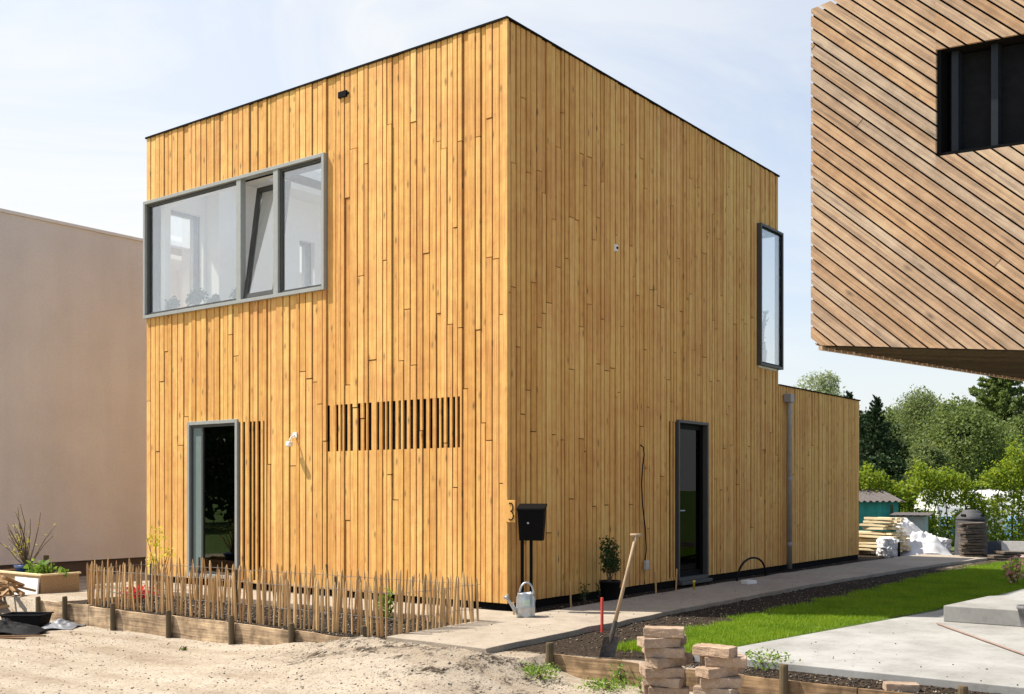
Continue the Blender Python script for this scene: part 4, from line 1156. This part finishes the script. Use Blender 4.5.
def sheet(name, c, w_, d_, h_, mat, label, cat, rz=0, seed=0, sharp=3.0, floor=None):
    n_ = 34; V = []
    for j in range(n_):
        for i in range(n_):
            u_, v_ = i/(n_-1)*2-1, j/(n_-1)*2-1
            r_ = math.sqrt(u_*u_+v_*v_)
            a = math.atan2(v_, u_); rad = 1+.22*noise.noise((math.cos(a)*1.6, math.sin(a)*1.6, seed))
            z_ = h_*max(0, 1-(r_*.9)**1.6)*(.75+.5*noise.noise((u_*1.6, v_*1.6, seed+3)))
            rd = 1 - abs(noise.noise((u_*sharp, v_*sharp, seed+9)))*2
            z_ += h_*.42*rd*max(0, 1.05-r_) + h_*.22*(1-abs(noise.noise((u_*sharp*2.3, v_*sharp*2.3, seed+5)))*2)*max(0, 1.1-r_)
            V.append((u_*w_*rad, v_*d_*rad, max(z_, 0) + .004))
    q_ = np.array([j*n_+i for j in range(n_-1) for i in range(n_-1)])
    o = np_obj(name, np.array(V), np.stack([q_, q_+1, q_+n_+1, q_+n_], 1), mat)
    o.location = c; o.rotation_euler = (0, 0, rz)
    so_ = o.modifiers.new('thick', 'SOLIDIFY'); so_.thickness = .006
    return tag(o, label, cat)
p = at(6, 632, -.26); sheet('rubber_sheet', (p.x, p.y, -.262), .42, .22, .12, 'rubber', 'crumpled black rubber sheet in front of the scrap heap', 'sheet', va, 4)
p = at(60, 627, -.26); sheet('plastic_sheet', (p.x, p.y, -.262), .22, .2, .07, 'greysheet', 'crumpled grey plastic sheet beside the black tub', 'sheet', va, 8)
for i, (px, py, L_, a_, lb) in enumerate(((22, 637, .5, .1, 'thin dark strip of wood lying flat on the sand, left edge'), (10, 640, .35, -.15, 'short pale strip of wood on the sand, left edge'))):
    p = at(px, py, -.26); o = MB().box(-L_/2, L_/2, -.015, .015, 0, .015).build('wood_strip', 'scrap', None); o.location = (p.x, p.y, hgt(p.x, p.y)+.004); o.rotation_euler = (0, 0, va+a_); tag(o, lb, 'strip')

# ---------------------------------------------------------------- plants on window sills
for i, (y, s_, lb) in enumerate(((6.55, 1.0, 'leafy houseplant at the left end of the wide window sill'), (5.95, 1.3, 'bushiest houseplant on the wide window sill'), (5.55, .75, 'small houseplant right of the bushiest one on the sill'), (4.95, 1.05, 'houseplant on the sill next to the window mullion'))):
    bush('houseplant', lb, 'houseplant', (.21, y, 3.978), [((0, 0, .19*s_), (.07*s_, .2*s_, .08*s_)), ((0, .1*s_, .15*s_), (.06, .1*s_, .06*s_)), ((0, -.04, .26*s_), (.05, .07, .06*s_))], int(330*s_), .045, 'leaf_box', 6, 'terracotta' if i == 2 else 'darkpot', (.06, .1), .08, 'houseplants on the wide sill')
sp_ = thing('succulent', 'arching succulent in a pale pot behind the tall corner window', 'houseplant', (7.27, .13, 3.428))
MB().lathe([(.06, 0), (.065, .02), (.085, .26), (.09, .27), (.08, .27), (.075, .25), (.01, .24)], 20, cap=False).build('pot', 'paleslab', sp_, True)
m = MB(); m.tube([(0, 0, .24), (.02, 0, .5), (.07, 0, .75), (.14, 0, .92), (.2, 0, .97)], [.03, .028, .026, .022, .008], 8)
for i in range(26):
    t_ = random.random(); c = Vector((.2*t_**1.7, random.uniform(-.03, .03), .27+.7*t_)); m.tube([c, c+Vector((random.uniform(-.1, .1), random.uniform(-.06, .06), random.uniform(.0, .1)))], [.014, .003], 5)
m.build('stem', 'leaf_mid', sp_)
P = ellipsoid_pts(150, (0, 0, .34), (.09, .07, .09), .2); V, Fq = leaf_quads(P, .06, .4); np_obj('foliage', V, Fq, 'leaf_mid', sp_)

# ---------------------------------------------------------------- back garden
def hut(name, label, loc, rz, w_, d_, h_, wallmat, roofmat, roof_up, amp=.022):
    root = thing(name, label, 'shed', loc, rz)
    m = MB(); m.add([(0, 0, 0), (w_, 0, 0), (w_, d_, 0), (0, d_, 0), (0, 0, h_), (w_, 0, h_), (w_, d_, h_+roof_up), (0, d_, h_+roof_up)],
                    [(3, 2, 1, 0), (4, 5, 6, 7), (0, 1, 5, 4), (1, 2, 6, 5), (2, 3, 7, 6), (3, 0, 4, 7)])
    for k in range(1, int(w_/.14)): m.box(k*.14-.006, k*.14+.006, -.006, -.0015, .02, h_-.03)
    m.build('wall', wallmat, root)
    n_ = int((w_+.24)/.03); V = []; fs = []
    for j, y in enumerate((-.14, d_+.12)):
        for i in range(n_+1):
            x = -.12+(w_+.24)*i/n_; z = h_+.03+roof_up*(y/d_) + amp*math.sin(x*2*PI/.15)
            V += [(x, y, z), (x, y, z+.012)]
    for i in range(n_):
        a = i*2; b = (n_+1)*2 + i*2
        fs += [(a+1, a+3, b+3, b+1), (a, b, b+2, a+2), (a, a+2, a+3, a+1), (b, b+1, b+3, b+2)]
    m = MB(); m.add(V, fs); m.build('roof', roofmat, root)
    return root
cz = lambda px, Z, z=0.0: pz(px, Z, z)
hz = -.05
sh = hut('garden_shed', 'low turquoise shed with a brown corrugated roof behind the house', cz(842, 25.2, hz), va+R(3), 1.36, 1.3, 1.12, 'turquoise', 'corrugate', .27)
MB().box(1.17, 1.23, -.02, -.007, .0, 1.05).build('post', 'oldpost', sh)
hut('garden_shed', 'small pale grey-green hutch with sloping roof next to the turquoise shed', cz(896, 24.4, hz), va-R(28), .62, .6, .80, 'palegreen', 'corrugate', .03, .003)
# timber stack
tb = cz(852, 23.2); k = 0
ux = (plan(1, 0)-plan(0, 0)).normalized(); vy_ = (plan(0, 1)-plan(0, 0)).normalized()
sa_ = va - R(50); sx_ = Vector((math.cos(sa_), math.sin(sa_), 0)); sy_ = Vector((-sx_.y, sx_.x, 0))
for i in range(10):
    for j in range(4):
        L_ = random.uniform(.95, 1.2)
        if i >= 6: L_ = random.uniform(.5, .66)
        th_ = random.uniform(.035, .055)
        o = MB().box(-L_/2, L_/2, -.06, .06, 0, th_).build('timber_plank', 'sawn', None, bevel=.002)
        c = tb + sx_*(.5 + (.16 if i >= 6 else 0) + random.uniform(-.08, .08)) + sy_*(j*.14 - .1 + random.uniform(-.03, .03))
        o.location = (c.x, c.y, .06 + i*.07 + (.03 if i >= 6 else 0)); o.rotation_euler = (0, random.gauss(0, .02), sa_+random.gauss(0, .05))
        tag(o, ('pale sawn plank in the lower long courses of the timber stack' if i < 6 else 'short sawn plank in the upper bundle of the timber stack'), 'plank', 'sawn planks stacked behind the house' if i < 6 else 'short planks on top of the stack')
for j in (.15, .85):
    c = tb + sx_*(j) ; o = MB().box(-.04, .04, -.1, .45, -.06, .055).build('bearer', 'scrap', None); o.location = (c.x, c.y, 0); o.rotation_euler = (0, 0, sa_)
    tag(o, 'short bearer block under the %s end of the timber stack' % ('left' if j < .5 else 'right'), 'timber block', 'bearers of the timber stack')
sheet('white_tarpaulin', cz(922, 22.9, -.05), .62, .5, .40, 'bag', 'crumpled white tarpaulin heap on the ground beside the planks', 'tarpaulin', va, 2, 2.6)
def sack(c, w_, d_, h_, rz, tilt, seed, label):
    import bmesh
    bm = bmesh.new(); bmesh.ops.create_icosphere(bm, subdivisions=4, radius=1)
    for v in bm.verts:
        p_ = v.co; s_ = max(abs(p_.x), abs(p_.y), abs(p_.z)); p_ = p_.lerp(p_/s_*.9, .6)
        nn = noise.noise(v.co*2.2 + Vector((seed, 0, 0)))*.22 + (1-abs(noise.noise(v.co*3 + Vector((0, seed, 0))))*2)*.12 + (1-abs(noise.noise(v.co*7 + Vector((0, seed, 2))))*2)*.05
        v.co = Vector((p_.x*w_, p_.y*d_, p_.z*h_))*(1+nn)
    me = bpy.data.meshes.new('sack'); bm.to_mesh(me); bm.free(); me.materials.append(M['bag'])
    o = bpy.data.objects.new('white_sack', me); C.objects.link(o); o.location = c; o.rotation_euler = (0, tilt, rz)
    return tag(o, label, 'sack', 'white sacks by the timber stack')
sack(cz(888, 22.3, .14), .2, .2, .22, va, .1, 3, 'upright white sack directly in front of the planks')
sack(cz(911, 23.5, .42), .34, .16, .16, va, .75, 7, 'long white sack leaning down from the timber stack')
sack(cz(938, 23.1, .14), .24, .2, .16, va, -.1, 5, 'rounded white sack at the right end of the tarpaulin')
o = MB().box(-.02, .02, -.02, .02, -.1, .28).build('garden_peg', 'black', None); o.location = cz(899, 21.9, 0); tag(o, 'short black peg standing before the white sack', 'peg')
# compost bin
cbn = thing('compost_bin', 'dark grey plastic compost bin with a domed lid by the hedge', 'compost bin', cz(971, 22.6, -.05))
MB().lathe([(.33, 0), (.335, .04), (.315, .35), (.31, .36), (.30, .72), (.305, .74), (.29, .76)], 28).build('body', 'slatebox', cbn, True)
MB().lathe([(.30, .765), (.30, .80), (.26, .86), (.19, .92), (.18, .925), (.17, .97), (.05, .985), (.0, .985)], 28).build('lid', 'slatebox', cbn, True)
for a in (-2.4, -1.0, .6): MB().box(-.05, .05, -.02, .02, -.02, .02).build('vent_slot', 'membrane', cbn).matrix_local = Matrix.Rotation(a+va, 4, 'Z') @ Matrix.Translation((0, -.262, .865)) @ Matrix.Rotation(-.6, 4, 'X')
c = cz(973, 21.6)
for i in range(13):
    o = MB().box(-.225, .225, -.15, .15, 0, .042).build('paving_tile', 'tile_dark', None, bevel=.006)
    o.location = (c.x+random.uniform(-.03, .03), c.y+random.uniform(-.03, .03), -.05+i*.058); o.rotation_euler = (random.gauss(0, .01), random.gauss(0, .02), va+random.gauss(0, .12))
    tag(o, 'old brown paving tile on top of the tile stack before the compost bin' if i == 12 else 'old brown paving tile inside the stack before the compost bin', 'tile', 'stacked tiles by the compost bin' if i < 12 else None)
for i, (px, Z, w_, d_, h_, mat, tl, lb) in enumerate(((1001, 22.6, .42, .05, .34, 'slatebox', -.25, 'dark slate panel leaning right of the compost bin'), (1018, 22.2, .3, .05, .36, 'paleslab', -.3, 'pale concrete slab leaning at the right edge of the back garden'))):
    o = MB().box(-w_, w_*.9, 0, d_, 0, h_).build('leaning_slab', mat, None, bevel=.008); o.location = cz(px, Z, -.06); o.rotation_euler = (tl, 0, va-.2*i); tag(o, lb, 'slab')
for i, (px, Z, w_, z_, lb) in enumerate(((996, 21.3, .38, -.05, 'flat brown slab lying lowest beside the tile stack'), (1003, 21.35, .3, .01, 'brown slab lying on the flat lowest slab'), (1012, 21.4, .32, .07, 'topmost brown slab of the low pile at the right'))):
    o = MB().box(-w_, w_, -.15, .15, 0, .05).build('flat_slab', 'tile_dark', None, bevel=.008); o.location = cz(px, Z, z_); o.rotation_euler = (.02, .03*(-1)**i, va+.15*i); tag(o, lb, 'slab', 'low pile of slabs')
# white and blue plastic behind the hedge
gh = thing('polytunnel', 'white plastic polytunnel seen through gaps in the hedge', 'polytunnel', cz(925, 30.5, -.2), va)
m = MB(); pr = [(1.15*math.cos(t_)*.9, 1.55*math.sin(t_)**.8) for t_ in np.linspace(0.001, PI-.001, 15)]
n_ = len(pr)
m.add([(0, y, z) for y, z in pr] + [(4.6, y, z) for y, z in pr], [(i, i+1, n_+i+1, n_+i) for i in range(n_-1)] + [tuple(range(n_-1, -1, -1)), tuple(range(n_, 2*n_))])
m.build('cover', 'bag', gh)
m = MB()
for x in np.linspace(.02, 4.58, 6): m.tube([(x, y*1.01, z*1.01) for y, z in pr], .02, 6)
m.build('hoops', 'gutter', gh)
for i, (px, lb) in enumerate(((923, 'blue plastic barrel behind the hedge, left of the compost bin'), (1019, 'blue plastic barrel behind the hedge at the right edge'), (952, 'blue plastic barrel behind the hedge, beside the compost bin'))):
    o = MB().lathe([(.24, 0), (.27, .05), (.28, .3), (.29, .32), (.28, .34), (.28, .6), (.26, .8), (.2, .84)], 20).build('blue_barrel', 'bluesheet', None, True); o.location = cz(px, 28.6, -.2); o.scale = (1.25, 1.25, 1.0)
    tag(o, lb, 'barrel', 'blue barrels behind the hedge')

# hedge
def hedge(label, px0, px1, Z0, Z1, hfun, nleaf, size, mat, lo=-.2, depth=.7, gaps=.12):
    root = thing('hedge', label, 'hedge', cz(px0, Z0, lo))
    A_, B_ = cz(px0, Z0), cz(px1, Z1)
    P = []
    dn = (B_-A_).normalized(); nr = Vector((-dn.y, dn.x, 0)); L_ = (B_-A_).length
    while len(P) < nleaf:
        s_ = random.random(); top = hfun(s_)*(1+.22*noise.noise((s_*L_*1.9, 0, 2)) + .16*noise.noise((s_*L_*6, 0, 2)) + .1*noise.noise((s_*L_*17, 0, 5)))
        z_ = random.random()**.8*top
        if noise.noise((s_*L_*2.3, z_*2.3, 6.0)) + .6*noise.noise((s_*L_*6, z_*6, 1)) < gaps - .62 + .44*math.exp(-((z_-1.1-.25*noise.noise((s_*L_*.9, 3, 3)))/.38)**2): continue
        d_ = random.gauss(0, depth*.35)*(1-.4*z_/max(top, .1))
        c = dn*(s_*L_) + nr*d_
        P.append((c.x, c.y, z_))
    V, Fq = leaf_quads(np.array(P), size, .65); np_obj('foliage', V, Fq, mat, root)
    st = MB()
    for k in range(int(L_/.35)):
        b_ = dn*((k+.5)*.35) + nr*random.gauss(0, .1); hh_ = hfun((k+.5)*.35/L_)*.8
        t_ = b_ + Vector((random.gauss(0, .15), random.gauss(0, .15), hh_)); st.tube([b_, b_.lerp(t_, .5)+Vector((random.gauss(0, .05), random.gauss(0, .05), 0)), t_], [.025, .018, .006], 5)
    st.build('stems', 'bark', root)
    return root
hedge('bright yellow-green leafy hedge across the back of the garden', 846, 1180, 26.5, 27.5, lambda s_: 1.95+.15*math.sin(s_*30)+.55*sstep(.35, .6, s_), 46000, .07, 'leaf_hedge', depth=.8)

# trees
def leaf_tree(name, label, px, Z, height, crown_r, base, nleaf, size, mat, nclump=16, group='trees behind the garden', squash=1.0, droop=False, loc=None, aspect=.6):
    root = thing(name, label, 'tree', loc if loc is not None else cz(px, Z, -.25), 0, group)
    cl = []
    for i in range(nclump):
        t_ = (i+.5)/nclump; z_ = base + (height-base)*(.08+.84*t_)
        env = math.sin(PI*min(1, .18+.82*t_*.97))**.7
        a = i*2.4+random.uniform(-.4, .4); r_ = crown_r*env*random.uniform(.35, .75)
        s_ = crown_r*random.uniform(.32, .52)*(.6+.5*env)
        cl.append(((math.cos(a)*r_, math.sin(a)*r_, z_), (s_, s_, s_*squash*random.uniform(.65, .95))))
    cl.append(((0, 0, height-crown_r*.35), (crown_r*.35, crown_r*.35, crown_r*.35)))
    P = []
    for c, r in cl:
        q_ = ellipsoid_pts(int(nleaf/len(cl)), c, r, .45)
        if droop: q_[:, 2] -= rng.random(len(q_))**2*crown_r*.35
        P.append(q_)
    P = np.concatenate(P); P = P[P[:, 2] > .1]
    V, Fq = leaf_quads(P, size, aspect); np_obj('crown', V, Fq, mat, root)
    tr = MB(); tr.tube([(0, 0, -.3), (.05, .02, height*.3), (-.05, .05, height*.6), (0, 0, height*.88)], [height*.028, height*.022, height*.014, .02], 8)
    for c, r in cl:
        b_ = Vector((0, 0, max(height*.15, c[2]*.55))); tr.tube([b_, b_.lerp(Vector(c), .55)+Vector((0, 0, .1)), c], [height*.011, height*.007, .012], 5)
    tr.build('trunk', 'bark', root)
    return root
def conifer(name, label, px, Z, height, rad, mat, n=9000, size=.16, group='trees behind the garden', base=.3, loc=None, lean=0.0, tips=1.0):
    root = thing(name, label, 'tree', loc if loc is not None else cz(px, Z, -.25), 0, group)
    P, Nn = [], []; br = MB(); nb = 130
    for i in range(nb):
        t_ = (i/nb)**.9; z_ = base+(height-base)*t_*.985; r_ = rad*(1-t_)**.75*random.uniform(.72, 1.18)+.06
        a = i*2.399+random.uniform(-.3, .3); droop = -.18*r_+.25*r_*t_
        tip = Vector((math.cos(a)*r_, math.sin(a)*r_, z_+droop+.1*tips))
        b_ = Vector((0, 0, z_)); br.tube([b_, b_.lerp(tip, .6)+Vector((0, 0, -.06*r_)), tip], [.02+.012*(1-t_)*height*.2, .015, .005], 4)
        m_ = int(n/nb*(.4+1.2*(1-t_)))
        s_ = rng.random(m_)**.75
        side_ = rng.normal(size=m_)*.16*r_*(1.15-s_); up_ = rng.normal(size=m_)*.05*r_
        q_ = np.stack([math.cos(a)*r_*s_ - math.sin(a)*side_, math.sin(a)*r_*s_ + math.cos(a)*side_, z_ + droop*s_ + .1*tips*s_**2 + up_ - .12*np.abs(side_)], 1)
        P.append(q_)
    P = np.concatenate(P); V, Fq = leaf_quads(P, size, .38); np_obj('crown', V, Fq, mat, root)
    br.tube([(0, 0, -.3), (0, 0, height*.6), (0, 0, height)], [height*.022, height*.012, .012], 8)
    br.build('trunk', 'bark', root); root.rotation_euler = (0, lean, 0)
    return root
leaf_tree('willow_tree', 'soft grey-green willow with a rounded crown behind the hedge', 921, 50, 6.5, 2.4, .8, 34000, .115, 'leaf_willow', 22, droop=True, aspect=.4)
leaf_tree('broadleaf_tree', 'mid-green bushy tree in front of the tall conifer', 958, 41, 4.9, 2.4, .3, 34000, .105, 'leaf_mid', 22)
leaf_tree('broadleaf_tree', 'small round green tree low between willow and conifer', 926, 37, 3.3, 1.3, .2, 14000, .09, 'leaf_willow', 12)
leaf_tree('broadleaf_tree', 'dark tree low beside the end of the extension', 880, 35, 2.8, 1.3, .1, 9000, .11, 'leaf_dark', 12)
conifer('conifer_tree', 'broad dark green conifer below the overhanging house', 1000, 45, 6.9, 4.3, 'leaf_cypress', 60000, .16)
conifer('conifer_tree', 'dark spruce leaning right beside the end of the extension', 872, 38, 5.0, 1.2, 'leaf_spruce', 20000, .11, lean=.1)
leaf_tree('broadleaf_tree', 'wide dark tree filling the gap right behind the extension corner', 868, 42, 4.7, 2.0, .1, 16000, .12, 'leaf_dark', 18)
leaf_tree('broadleaf_tree', 'dark green tree filling the gap between spruce and willow', 893, 52, 5.6, 2.3, .2, 18000, .12, 'leaf_mid', 18)
conifer('conifer_tree', 'dark spruce with its tip showing above the extension roof', 849, 40, 5.3, 1.3, 'leaf_spruce', 20000, .12)
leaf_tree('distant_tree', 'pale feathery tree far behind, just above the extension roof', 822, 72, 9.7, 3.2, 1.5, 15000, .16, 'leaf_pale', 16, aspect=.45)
leaf_tree('broadleaf_tree', 'leafy tree behind the hedge right of the conifer', 1052, 43, 5.2, 2.4, .3, 24000, .115, 'leaf_mid', 18)
leaf_tree('broadleaf_tree', 'tree at the far right beyond the frame edge', 1110, 46, 6.5, 2.8, .3, 20000, .13, 'leaf_willow', 18)
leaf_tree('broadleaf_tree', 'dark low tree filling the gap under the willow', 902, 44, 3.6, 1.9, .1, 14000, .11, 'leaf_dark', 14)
# trees across the street, seen only as reflections in the lower window
for i, (x, y, h_, lb) in enumerate(((-17, 30, 7.5, 'broad tree across the street mirrored in the lower window'), (-23, 34, 8, 'second broad tree across the street, farther along'), (-11, 33, 7, 'tree across the street nearest the stucco building'))):
    leaf_tree('street_tree', lb, 0, 0, h_, 3.6, .6, 7000, .3, 'leaf_dark', 16, 'trees across the street', loc=(x, y, -.25))

for o in scn.objects:
    if o.type == 'MESH' and 'label' not in o and o.parent is None: print('UNLABELLED', o.name)
